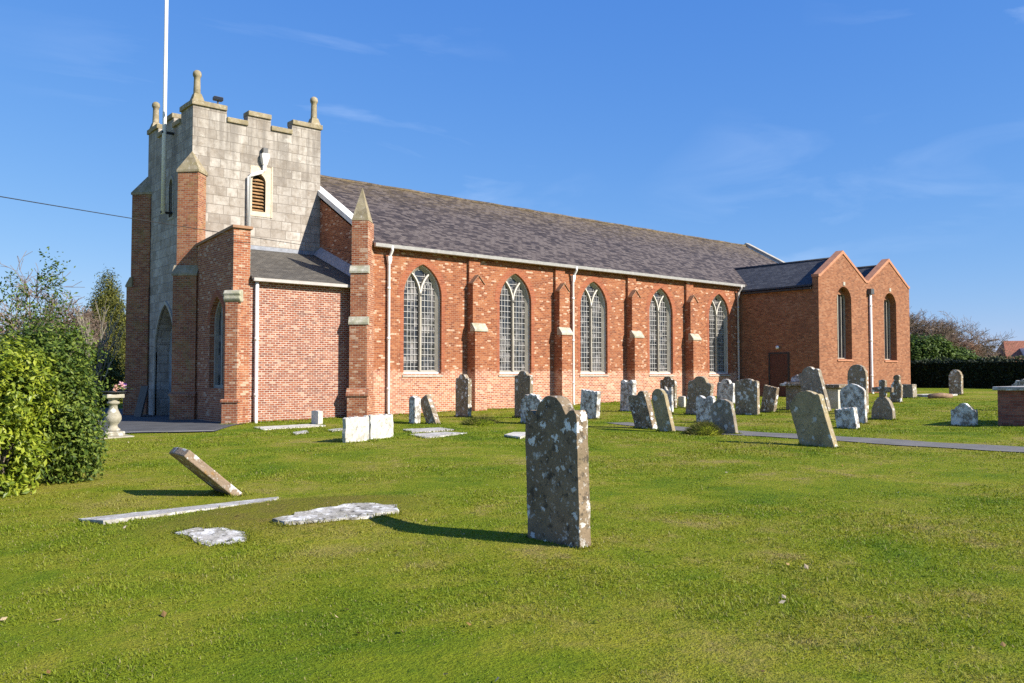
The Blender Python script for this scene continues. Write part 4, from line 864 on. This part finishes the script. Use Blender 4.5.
ledger('small white ledger stone nearest the camera among mossy turf', [(-12.42, -17.38), (-12.2, -17.36), (-11.88, -17.80), (-11.93, -18.02), (-12.1, -18.08), (-12.34, -17.95)], .012, 'g_ledger', seed=4, jag=.045)
ledger('upper of two flat ledger stones behind the joined white pair', [(-2.75, -6.44), (-1.65, -6.68), (-1.81, -7.61), (-3.12, -7.51)], .03, 'g_flat', 5)
ledger('lower of two flat ledger stones beside the joined white pair', [(-3.57, -8.05), (-2.49, -8.11), (-2.22, -8.7), (-3.75, -9.04)], .03, 'g_flat', 6)
ledger('white fragment of ledger left of the large near headstone', [(-2.11, -10.06), (-1.4, -9.6), (-1.1, -10.1), (-2.3, -10.9)], .06, 'g_pale', 7)
ledger('pale ledger stone below the annex wall', [(-5.03, -1.92), (-3.2, -2.31), (-3.35, -3.21), (-5.26, -3.05)], .03, 'g_pale', 8)
ledger('small scrap of ledger in front of the annex ledger', [(-5.34, -5.11), (-4.71, -4.69), (-5.04, -5.48), (-5.5, -5.7)], .04, 'g_flat', 9)
ledger('ledger scrap just left of the joined white pair', [(-4.17, -4.85), (-3.56, -4.57), (-3.78, -5.21), (-4.4, -5.6)], .04, 'g_flat', 10)

# baluster pedestal with a flower bowl
pd = empty('baluster_pedestal', (-9.14, -2.64, H(-9.14, -2.64))); tag(pd, 'stone baluster pedestal carrying a dark bowl of flowers', 'pedestal')
m = MB(); m.box(-.42, .44, -.34, .34, -.1, .05); m.box(-.24, .24, -.24, .24, .051, .17); m.build('plinth', 'sandst', pd, .02)
m = MB(); m.lathe([(.17, .171), (.18, .22), (.12, .27), (.105, .33), (.17, .40), (.205, .48), (.20, .56), (.15, .66), (.105, .76), (.10, .86), (.15, .88), (.15, .93), (.11, .95), (.13, 1.0), (.17, 1.03)], n=24); m.build('baluster', 'sandst', pd)
m = MB(); m.box(-.215, .215, -.215, .215, 1.031, 1.13); m.build('top_slab', 'sandst', pd, .015)
bw = empty('flower_bowl', (-9.14, -2.64, H(-9.14, -2.64) + 1.131)); tag(bw, 'shallow dark bowl of pink and purple flowers on the stone baluster', 'flower bowl')
m = MB(); m.lathe([(.14, 0), (.28, .03), (.33, .07), (.31, .075), (.2, .05)], n=24); m.build('dish', 'dark', bw)

# ---------------------------------------------------------------- foliage
def leaf_mat(name, cols, trans=.3, rough=.45, spec=.4):
    t = NT(name); ge = t.n('NewGeometry'); rnd = ge.outputs['Random Per Island']; n = t.noise(ge.outputs['Position'], 1.3, 3, .6)
    col = t.ramp(t.math('ADD', t.math('MULTIPLY', rnd, .6), t.math('MULTIPLY', n, .4)), cols); t.out(col, rough, None, spec)
    tr = t.n('BsdfTranslucent'); t.put(tr.inputs[0], col); ms = t.n('MixShader'); ms.inputs[0].default_value = trans
    t.t.links.new(t.b.outputs[0], ms.inputs[1]); t.t.links.new(tr.outputs[0], ms.inputs[2]); t.t.links.new(ms.outputs[0], t.t.nodes['Material Output'].inputs[0]); return t.m
M['leaf_lime'] = leaf_mat('yellow-green laurel leaves', [(.2, (.10, .15, .010)), (.5, (.21, .27, .016)), (.8, (.36, .40, .035))])
M['leaf_holly'] = leaf_mat('dark holly leaves', [(.2, (.030, .060, .010)), (.5, (.085, .135, .018)), (.8, (.20, .25, .035))], .25, .5, .22)
M['leaf_laurel'] = leaf_mat('glossy laurel leaves', [(.2, (.03, .06, .010)), (.5, (.07, .12, .018)), (.8, (.13, .19, .03))], .25, .55, .25)
M['leaf_conifer'] = leaf_mat('conifer needles', [(.2, (.045, .060, .012)), (.5, (.10, .11, .018)), (.8, (.19, .18, .04))], .2, .7, .2)
M['leaf_hedge'] = leaf_mat('dark hedge leaves', [(.2, (.010, .016, .008)), (.5, (.016, .026, .011)), (.8, (.03, .045, .018))], .1, .6, .2)
M['leaf_olive'] = leaf_mat('olive hedge leaves', [(.2, (.06, .07, .025)), (.5, (.10, .11, .04)), (.8, (.15, .15, .06))], .2, .6, .2)
M['bark'] = plain('grey-brown bark', (.20, .16, .12), .9, .3); M['twig'] = plain('twigs', (.26, .19, .14), .9, .2); M['twig_red'] = plain('reddish twigs', (.33, .20, .13), .9, .2)
M['bark_pale'] = plain('pale bark', (.34, .30, .23), .9, .2)
def leaves(name, C, size, mat, parent, up=.4, aspect=.45, outdir=None):
    n = len(C); nr = RNG.normal(size=(n, 3)); nr[:, 2] = np.abs(nr[:, 2]) + up
    if outdir is not None: nr += outdir * 1.1
    nr /= np.linalg.norm(nr, axis=1)[:, None]; a = np.cross(nr, RNG.normal(size=(n, 3))); a /= np.linalg.norm(a, axis=1)[:, None]; b = np.cross(nr, a)
    L = (size * RNG.uniform(.6, 1.3, n))[:, None]; W = L * aspect
    V = np.stack([C - a * L / 2, C + b * W / 2 - nr * L * .06, C + a * L / 2, C - b * W / 2 - nr * L * .06], 1).reshape(-1, 3)
    return np_mesh(name, V, np.arange(4 * n).reshape(n, 4), mat, parent)
def clumps(lobes, nclump, per, rc, shell=.75):
    """lobes (cx,cy,cz,rx,ry,rz): clump centres near lobe surfaces, leaves gathered round each"""
    lb = np.array(lobes, float); vol = (lb[:, 3] * lb[:, 4] * lb[:, 5]) ** .67; k = RNG.choice(len(lb), nclump, p=vol / vol.sum())
    d = RNG.normal(size=(nclump, 3)); d /= np.linalg.norm(d, axis=1)[:, None]; r = RNG.uniform(shell, 1.06, nclump)[:, None]
    cc = lb[k, :3] + d * r * lb[k, 3:]; cc = np.repeat(cc, per, 0); dd = np.repeat(d, per, 0)
    o = RNG.normal(size=cc.shape) * rc; return cc + o, dd
def branches(p, d, L, r, depth, spread=.55, up=.12, kids=(2, 3), segs=None, shrink=.74, droop=0., twigr=.004):
    if segs is None: segs = []
    p = Vector(p); d = Vector(d).normalized(); m = p + d * L * .5 + Vector((random.uniform(-1, 1), random.uniform(-1, 1), random.uniform(-.4, .6))) * L * .06; e = p + d * L + Vector((random.uniform(-1, 1), random.uniform(-1, 1), 0)) * L * .05
    r2 = max(r * .68, twigr); segs.append((p, m, r, (r + r2) / 2)); segs.append((m, e, (r + r2) / 2, r2))
    if depth > 0:
        for i in range(random.randint(*kids)):
            q = Vector((random.gauss(0, 1), random.gauss(0, 1), random.gauss(0, .6))).normalized(); nd = (d + q * spread + Vector((0, 0, up - droop))).normalized()
            branches(e if i < 2 else m, nd, L * shrink * random.uniform(.75, 1.15), r2, depth - 1, spread, up, kids, segs, shrink, droop, twigr)
    return segs
def seg_mesh(name, segs, mat, parent, n=4):
    P = np.array([s[0] for s in segs]); Q = np.array([s[1] for s in segs]); r0 = np.array([s[2] for s in segs])[:, None]; r1 = np.array([s[3] for s in segs])[:, None]
    d = Q - P; d /= np.linalg.norm(d, axis=1)[:, None] + 1e-9; u = np.cross(d, np.array([.3, .21, .93])); u /= np.linalg.norm(u, axis=1)[:, None] + 1e-9; w = np.cross(d, u); rows = []
    for c, r in ((P, r0), (Q, r1)):
        for k in range(n): a = 2 * math.pi * k / n; rows.append(c + (u * math.cos(a) + w * math.sin(a)) * r)
    V = np.stack(rows, 1).reshape(-1, 3); b = np.arange(len(segs))[:, None] * 2 * n
    F = np.concatenate([b + np.array([k, (k + 1) % n, n + (k + 1) % n, n + k]) for k in range(n)], 0); return np_mesh(name, V, F, mat, parent, True)
def cam_at(px, d, base=None):
    """point at image column px and distance d along the view, on the ground (for laying out planting)"""
    f = Vector((math.sin(HEAD), math.cos(HEAD), 0)); r = Vector((math.cos(HEAD), -math.sin(HEAD), 0)); p = Vector(EYE) + f * d + r * ((px - 512) / 850 * d)
    return p.x, p.y, H(p.x, p.y)

# flowers in the bowl
fb = RNG.normal(size=(60, 3)) * np.array([.12, .12, .05]) + np.array([.10, -.08, .17]); leaves('foliage', fb, .09, 'leaf_holly', bw)
for nm, colr, c in (('pink_flower', (.75, .42, .45), (.16, -.16, .22)), ('peach_flower', (.75, .42, .30), (-.02, -.2, .15)), ('purple_flower', (.12, .05, .28), (.24, -.02, .20))):
    M[nm] = plain(nm + ' petals', colr, .7, .15); leaves(nm, RNG.normal(size=(40, 3)) * .035 + np.array(c), .07, nm, bw, .3, .8)

# big evergreens at the left edge
bx = cam_at(2, 12.4); t_ = empty('laurel_bush', bx); tag(t_, 'bright yellow-green laurel bush at the left edge of the lawn', 'bush')
lob = [(-.15, 0, .75, .65, .8, .8), (.05, .1, 1.5, .55, .7, .7), (-.5, .3, 1.5, .9, .9, .75), (-1.2, .3, 1.0, 1., 1., 1.1), (.2, -.1, .45, .4, .5, .5), (-.7, -.5, .6, .8, .6, .7)]
rot = lambda L: [(a * math.cos(-HEAD) - b * math.sin(-HEAD), a * math.sin(-HEAD) + b * math.cos(-HEAD), c, d, e, f) for a, b, c, d, e, f in L]
C, D = clumps(rot(lob), 900, 17, .085, .82); k = C[:, 2] > .03; leaves('foliage', C[k], .105, 'leaf_lime', t_, .3, .45, D[k])
seg_mesh('stem', sum([branches((0, 0, -.1), (random.uniform(-.2, .2), random.uniform(-.2, .2), 1), .38, .02, 2) for _ in range(6)], []), 'bark', t_)
bx = cam_at(53, 13.4); t_ = empty('holly_bush', bx); tag(t_, 'dense dark green holly bush beside the bright laurel', 'bush')
lob = [(-.1, 0, .7, .70, .7, .75), (.15, 0, 1.25, .55, .6, .7), (-.15, .2, 1.9, .55, .6, .65), (.3, .1, .75, .38, .5, .55), (-.6, .4, 1.6, .6, .6, .8), (.3, .1, .32, .35, .4, .34)]
C, D = clumps(rot(lob), 1100, 20, .08, .80); k = C[:, 2] > .03; leaves('foliage', C[k], .075, 'leaf_holly', t_, .3, .5, D[k])
seg_mesh('stem', sum([branches((0, 0, -.1), (random.uniform(-.2, .2), random.uniform(-.2, .2), 1), .42, .022, 2) for _ in range(6)], []), 'bark', t_)
bx = cam_at(40, 17.5); t_ = empty('holly_tree', bx); tag(t_, 'tall loose holly tree with thin top rising behind the bushes', 'tree')
tr = branches((0, 0, -.1), (0, 0, 1), 1.15, .035, 5, .45, .3, (2, 3), twigr=.003); seg_mesh('trunk', tr, 'bark', t_)
lob = [(-.1, 0, 2.5, .75, .7, .6), (.25, 0, 3.1, .5, .5, .6), (-.5, 0, 3.2, .5, .5, .6), (.15, .1, 3.75, .3, .3, .45), (.55, 0, 2.3, .4, .4, .5), (-.95, 0, 2.7, .5, .5, .5), (.95, 0, 1.9, .35, .4, .6)]
C, D = clumps(rot(lob), 190, 12, .10, .3); leaves('crown', C, .085, 'leaf_holly', t_, .3, .5)
def bare_tree(label, px, d, Ht, depth, mat, group=None, spread=.6, r=.16, name='bare_tree', twr=.012):
    b = cam_at(px, d); t = empty(name, b); tag(t, label, 'tree', group); segs = branches((0, 0, -.2), (0, 0, 1), Ht * .20, r, depth, spread, .02, (3, 4), None, .80, 0, twr)
    zt = max(s[1].z for s in segs); k = Ht / zt; segs = [(a * k, c * k, e, f) for a, c, e, f in segs]
    tk = [s for s in segs if s[2] > r * .42]; tw = [s for s in segs if s[2] <= r * .42]
    seg_mesh('trunk', tk, 'bark', t, 6); seg_mesh('crown', tw, mat, t, 3); return t
bare_tree('bare grey winter tree rising behind the left holly', 40, 44, 7.9, 7, 'twig', twr=.013, r=.13, spread=.8)
bare_tree('pale slender sapling with bare twigs before the dark conifer', 96, 31, 4.4, 4, 'bark_pale', None, .26, .045, 'sapling', .006)
b = cam_at(107, 47); t_ = empty('conifer', b); tag(t_, 'olive-green conifer left of the tower', 'conifer')
seg_mesh('trunk', [(Vector((0, 0, -.2)), Vector((0, 0, 6.4)), .16, .03)], 'bark', t_, 8)
lob = [(0, 0, z, max(.4, 1.75 * (1 - (z / 7.0) ** 3)), max(.4, 1.75 * (1 - (z / 7.0) ** 3)), .6) for z in np.arange(.6, 6.8, .5)]
C, D = clumps(lob, 2600, 15, .15, .62); leaves('crown', C, .17, 'leaf_conifer', t_, .2, .3, D)
for px, d, w, h, lab in ((70, 40, 2.2, 3.4, 'dark evergreen shrub mass behind the stone baluster'), (30, 46, 3.2, 4.2, 'broad evergreen thicket behind the left holly')):
    b = cam_at(px, d); t_ = empty('evergreen_shrub', b); tag(t_, lab, 'shrub'); seg_mesh('stem', branches((0, 0, -.1), (0, 0, 1), .8, .06, 3), 'bark', t_)
    C, D = clumps([(0, 0, h * .45, w, 1.4, h * .5), (w * .4, 0, h * .35, w * .7, 1.3, h * .4), (-w * .5, .3, h * .55, w * .6, 1.3, h * .42)], 1200, 14, .14, .75); k = C[:, 2] > 0; leaves('foliage', C[k], .17, 'leaf_conifer', t_, .3, .5, D[k])
# far right: hedge, laurel, trees, house
hd = empty('clipped_hedge', (37.3, -4.0, H(37, -4))); tag(hd, 'long dark clipped hedge closing the churchyard on the right', 'hedge')
n = 26000; hx = RNG.uniform(-28, 9, n); fc = RNG.uniform(0, 1, n); top = fc > .80
P = np.stack([np.where(top, RNG.uniform(0, 1.2, n), RNG.normal(0, .05, n)), hx, np.where(top, 1.55 + np.abs(RNG.normal(0, .10, n)) * (1 + np.sin(hx * 2.1) * .5), RNG.uniform(0, 1.55, n))], 1)
leaves('foliage', P, .17, 'leaf_hedge', hd, .1, .6)
m = MB(); m.box(.06, 1.15, -28, 9, -.3, 1.50); m.build('core', 'leaf_hedge', hd)
b = cam_at(938, 58); t_ = empty('laurel_tree', b); tag(t_, 'rounded glossy evergreen beside the wing, above the hedge', 'tree'); seg_mesh('trunk', branches((0, 0, -.2), (0, 0, 1), 1.0, .10, 3), 'bark', t_)
lob = rot([(-1.2, 0, 1.9, 1.3, 1.2, 1.4), (-.2, 0, 2.1, 1.4, 1.2, 1.05), (1.0, 0, 1.7, 1.3, 1.2, .8), (2.0, 0, 1.3, .9, 1., .75), (-2.2, 0, 1.5, .9, 1., 1.5)]); C, D = clumps(lob, 1300, 14, .12, .78); k = C[:, 2] > 0; leaves('crown', C[k], .22, 'leaf_laurel', t_, .3, .5, D[k])
for px, d, h, lab, mt in ((911, 92, 8.3, 'leafless tree just right of the wing', 'twig'), (937, 96, 7.9, 'broad leafless tree above the glossy evergreen', 'twig'), (962, 90, 4.9, 'low reddish leafless tree left of the tiled house', 'twig_red'), (985, 110, 5.2, 'small leafless tree beside the tiled house', 'twig')):
    bare_tree(lab, px, d, h, 7, mt, 'leafless trees beyond the churchyard', .95, .2, 'bare_tree', .013)
b = cam_at(1045, 75); t_ = empty('olive_hedge', (b[0], b[1], b[2])); tag(t_, 'pale olive hedge in front of the tiled house', 'hedge'); C = np.stack([RNG.uniform(-1, 1, 9000), RNG.uniform(-6, 9, 9000), RNG.uniform(0, 2.35, 9000)], 1); leaves('foliage', C, .2, 'leaf_olive', t_, .4, .6)
b = cam_at(1047, 112); hs = empty('house', b, R(-52)); tag(hs, 'far house with red tiled roof and white dormer', 'house')
t = NT('roof tiles'); uv = t.coord('UV'); br = t.n('TexBrick'); t.put(br.inputs[0], uv); br.inputs['Color1'].default_value = (.27, .10, .06, 1); br.inputs['Color2'].default_value = (.34, .14, .085, 1); br.inputs['Mortar'].default_value = (.12, .05, .03, 1)
for k, v in {'Scale': 1., 'Mortar Size': .02, 'Brick Width': .3, 'Row Height': .25}.items(): br.inputs[k].default_value = v
M['tiles'] = t.out(br.outputs[0], .8)
m = MB(); m.box(-5.6, 5.6, -3.2, 3.2, -.2, 2.4); m.build('wall', 'red_brick', hs)
m = MB(); m.add([(-6, -3.6, 2.3), (6, -3.6, 2.3), (5.2, 0, 5.15), (-5.2, 0, 5.15), (6, 3.6, 2.3), (-6, 3.6, 2.3)], [(0, 1, 2, 3), (1, 4, 2), (4, 5, 3, 2), (5, 0, 3), (0, 5, 4, 1)]); rf = m.build('roof', 'tiles', hs)
m = MB(); m.box(-3.7, -1.5, -3.1, -1.2, 2.9, 4.1); dm = m.build('dormer', 'white', hs)
m = MB()
for x0 in (-3.6, -2.88, -2.16): m.box(x0, x0 + .56, -3.12, -3.09, 3.15, 3.95)
m.build('pane', 'glass_dark', dm)
M['rough_grass'] = leaf_mat('rough tussock grass', [(.2, (.05, .075, .012)), (.5, (.11, .12, .025)), (.8, (.22, .19, .06))], .3, .7, .2)
# grassy tussocks by the stones
def tussock(label, u, v, rx, rz, n):
    b = (u, v, H(u, v)); t = empty('grass_tussock', b); tag(t, label, 'tussock')
    m = MB(); m.lathe([(rx * 1.05, -.05), (rx * .9, rz * .35), (rx * .6, rz * .75), (rx * .25, rz * .95), (.02, rz)], n=16); m.build('mound', 'turf', t)
    th = RNG.uniform(0, 2 * np.pi, n); q = np.sqrt(RNG.uniform(0, 1, n)); P = np.stack([np.cos(th) * q * rx, np.sin(th) * q * rx, rz * (1 - q ** 1.8) * .95], 1)
    out = np.stack([np.cos(th) * q, np.sin(th) * q, np.full(n, .9)], 1) + RNG.normal(size=(n, 3)) * .35; out /= np.linalg.norm(out, axis=1)[:, None]
    L = RNG.uniform(.10, .26, n)[:, None]; s = np.cross(out, RNG.normal(size=(n, 3))); s /= np.linalg.norm(s, axis=1)[:, None]; s *= .006
    tip = P + out * L - np.array([0, 0, 1]) * L * .25; V = np.stack([P - s, P + s, tip], 1).reshape(-1, 3); np_mesh('blades', V, np.arange(3 * n).reshape(n, 3), 'rough_grass', t)
tussock('rough grassy tussock between two headstones at the path', 1.62, -13.22, .40, .25, 1700)
tussock('small grassy hummock in front of the nave wall', .3, -6.0, .50, .16, 1200)

# ---------------------------------------------------------------- grass (stuff)
def vnoise(x, y, cell, seed):
    g = np.random.default_rng(seed).uniform(-1, 1, (257, 257)); fx, fy = x / cell + 700., y / cell + 700.
    i, j = np.floor(fx).astype(int), np.floor(fy).astype(int); u, v = fx - i, fy - j; u, v = u * u * (3 - 2 * u), v * v * (3 - 2 * v)
    G = lambda a, b: g[a % 257, b % 257]
    return (G(i, j) * (1 - u) + G(i + 1, j) * u) * (1 - v) + (G(i, j + 1) * (1 - u) + G(i + 1, j + 1) * u) * v
BASES = [(u + t / 2, v, t, w) for _, u, v, w, t, *_r in HS] + [(-10.66, -14.42, .25, .66), (-5.28, -8.42, .7, .7), (-4.47, -8.18, .6, .6), (8.8, -14.15, .2, .7), (12.1, -9.5, .9, .8), (9.45, -17.92, 2.0, 1.1), (23.27, -8., .45, .9)]
def lawn():
    n = 900000; r0, r1, e = 3.0, 42., 1.55
    # density per area ~ r^-e, so the radius is drawn with pdf r^(1-e)
    q = RNG.uniform(0, 1, n); k = 2 - e; r = (r0 ** k + q * (r1 ** k - r0 ** k)) ** (1 / k); a = HEAD + RNG.uniform(-.80, .72, n)
    x = EYE[0] + np.sin(a) * r; y = EYE[1] + np.cos(a) * r
    patch = 1.6 * (vnoise(x, y, 1.6, 1) * .5 + vnoise(x, y, .55, 2) * .35 + vnoise(x, y, .2, 3) * .3)
    keep = RNG.uniform(0, 1, n) < .74 + .35 * patch
    for pl in [PATH, APRON]: keep &= ~in_poly(x, y, pl)
    for pl in LEDGERS:
        c = np.mean(pl, 0); keep &= ~in_poly(x, y, [tuple(c + (np.array(p) - c) * .93) for p in pl])
    keep &= ~((x > -5.0) & (x < 33) & (y > .15)); keep &= ~((x > 21.9) & (x < 31.3) & (y > -4.5))
    worn = np.exp(-(((x + 10.9) / 1.7) ** 2 + ((y + 17.1) / 1.0) ** 2) ** 2); keep &= RNG.uniform(0, 1, n) > worn * .45
    edge = np.zeros(n, bool)
    bx_, by_ = [], []
    for (u, v, t, w) in BASES:          # uncut grass round the foot of each stone
        k = 420; sd_ = RNG.integers(0, 4, k); q = RNG.uniform(-.5, .5, k); o_ = np.abs(RNG.normal(0, .035, k)) + .004
        bx_.append(u + np.where(sd_ < 2, np.where(sd_ == 0, -1, 1) * (t / 2 + o_), q * (t + .08))); by_.append(v + np.where(sd_ < 2, q * (w + .08), np.where(sd_ == 2, -1, 1) * (w / 2 + o_)))
    for (u0, v0, u1, v1, k) in ((-4.3, .17, 0, .17, 1500), (0., -.03, 22, -.03, 4000), (21.95, -4.52, 31.2, -4.52, 1500), (-5.4, -.2, -4.3, .1, 200)):
        q = RNG.uniform(0, 1, k); bx_.append(u0 + (u1 - u0) * q); by_.append(v0 + (v1 - v0) * q - np.abs(RNG.normal(0, .06, k)))
    for pl in LEDGERS:
        pl = np.array(pl); k = 160
        for a_, b_ in zip(pl, np.roll(pl, -1, 0)): q = RNG.uniform(0, 1, (k, 1)); pp = a_ + (b_ - a_) * q + RNG.normal(0, .025, (k, 2)); bx_.append(pp[:, 0]); by_.append(pp[:, 1])
    bx_, by_ = np.concatenate(bx_), np.concatenate(by_); m_ = len(bx_)
    x, y, keep, edge = np.r_[x, bx_], np.r_[y, by_], np.r_[keep, np.ones(m_, bool)], np.r_[edge, np.ones(m_, bool)]
    r = np.hypot(x - EYE[0], y - EYE[1]); patch = np.r_[patch, np.zeros(m_)]; worn = np.r_[worn, np.zeros(m_)]; edge = edge[keep]
    x, y, r, patch, worn = x[keep], y[keep], r[keep], patch[keep], worn[keep]; n = len(x); z = hz(x, y) - .006
    L = RNG.uniform(.011, .035, n) * (1 + .55 * patch) * (1 - .55 * worn) * np.clip(.9 + r / 40, 1, 1.6) * np.where(edge, RNG.uniform(1., 2.6, n), 1.); W = np.clip(.0016 + r * .00030, .002, .012) * RNG.uniform(.7, 1.3, n)
    th = RNG.uniform(0, 2 * np.pi, n); lean = RNG.uniform(.2, 1.7, n); dx, dy = np.cos(th), np.sin(th); px, py = -dy, dx
    P = np.stack([x, y, z], 1); S = np.stack([px, py, np.zeros(n)], 1) * W[:, None]; D = np.stack([dx * lean, dy * lean, np.ones(n)], 1); D /= np.linalg.norm(D, axis=1)[:, None]
    mid = P + D * L[:, None] * .55; D2 = D.copy(); D2[:, 2] *= .45; tip = mid + D2 * L[:, None] * .55
    V = np.stack([P - S, P + S, mid + S * .8, mid - S * .8, tip], 1).reshape(-1, 3); b = np.arange(n)[:, None] * 5
    me = bpy.data.meshes.new('grass'); me.vertices.add(len(V)); me.vertices.foreach_set('co', V.astype(np.float32).ravel())
    loops = np.concatenate([b + np.array([0, 1, 2, 3]), b + np.array([3, 2, 4])], 1).astype(np.int32)
    me.loops.add(loops.size); me.loops.foreach_set('vertex_index', loops.ravel()); me.polygons.add(2 * n)
    ls = np.stack([np.arange(n) * 7, np.arange(n) * 7 + 4], 1).astype(np.int32).ravel(); me.polygons.foreach_set('loop_start', ls); me.update(calc_edges=True)
    me.materials.append(M['blades']); o = bpy.data.objects.new('grass', me); COL.objects.link(o); tag(o, 'short green lawn grass covering the churchyard', 'grass', None, 'stuff')
lawn()
n = 130; a = HEAD + RNG.uniform(-.62, .62, n); r = 4 + 22 * RNG.uniform(0, 1, n) ** 1.3; C = np.stack([EYE[0] + np.sin(a) * r, EYE[1] + np.cos(a) * r], 1); C = np.c_[C, hz(C[:, 0], C[:, 1]) + .022]
M['litter'] = leaf_mat('fallen leaves', [(.2, (.20, .11, .04)), (.5, (.38, .26, .12)), (.85, (.62, .54, .42))], .15, .8, .1)
tag(leaves('fallen_leaves', C, .055, 'litter', None, 1.2, .6), 'scattered dry leaves lying on the lawn', 'fallen leaves', None, 'stuff')
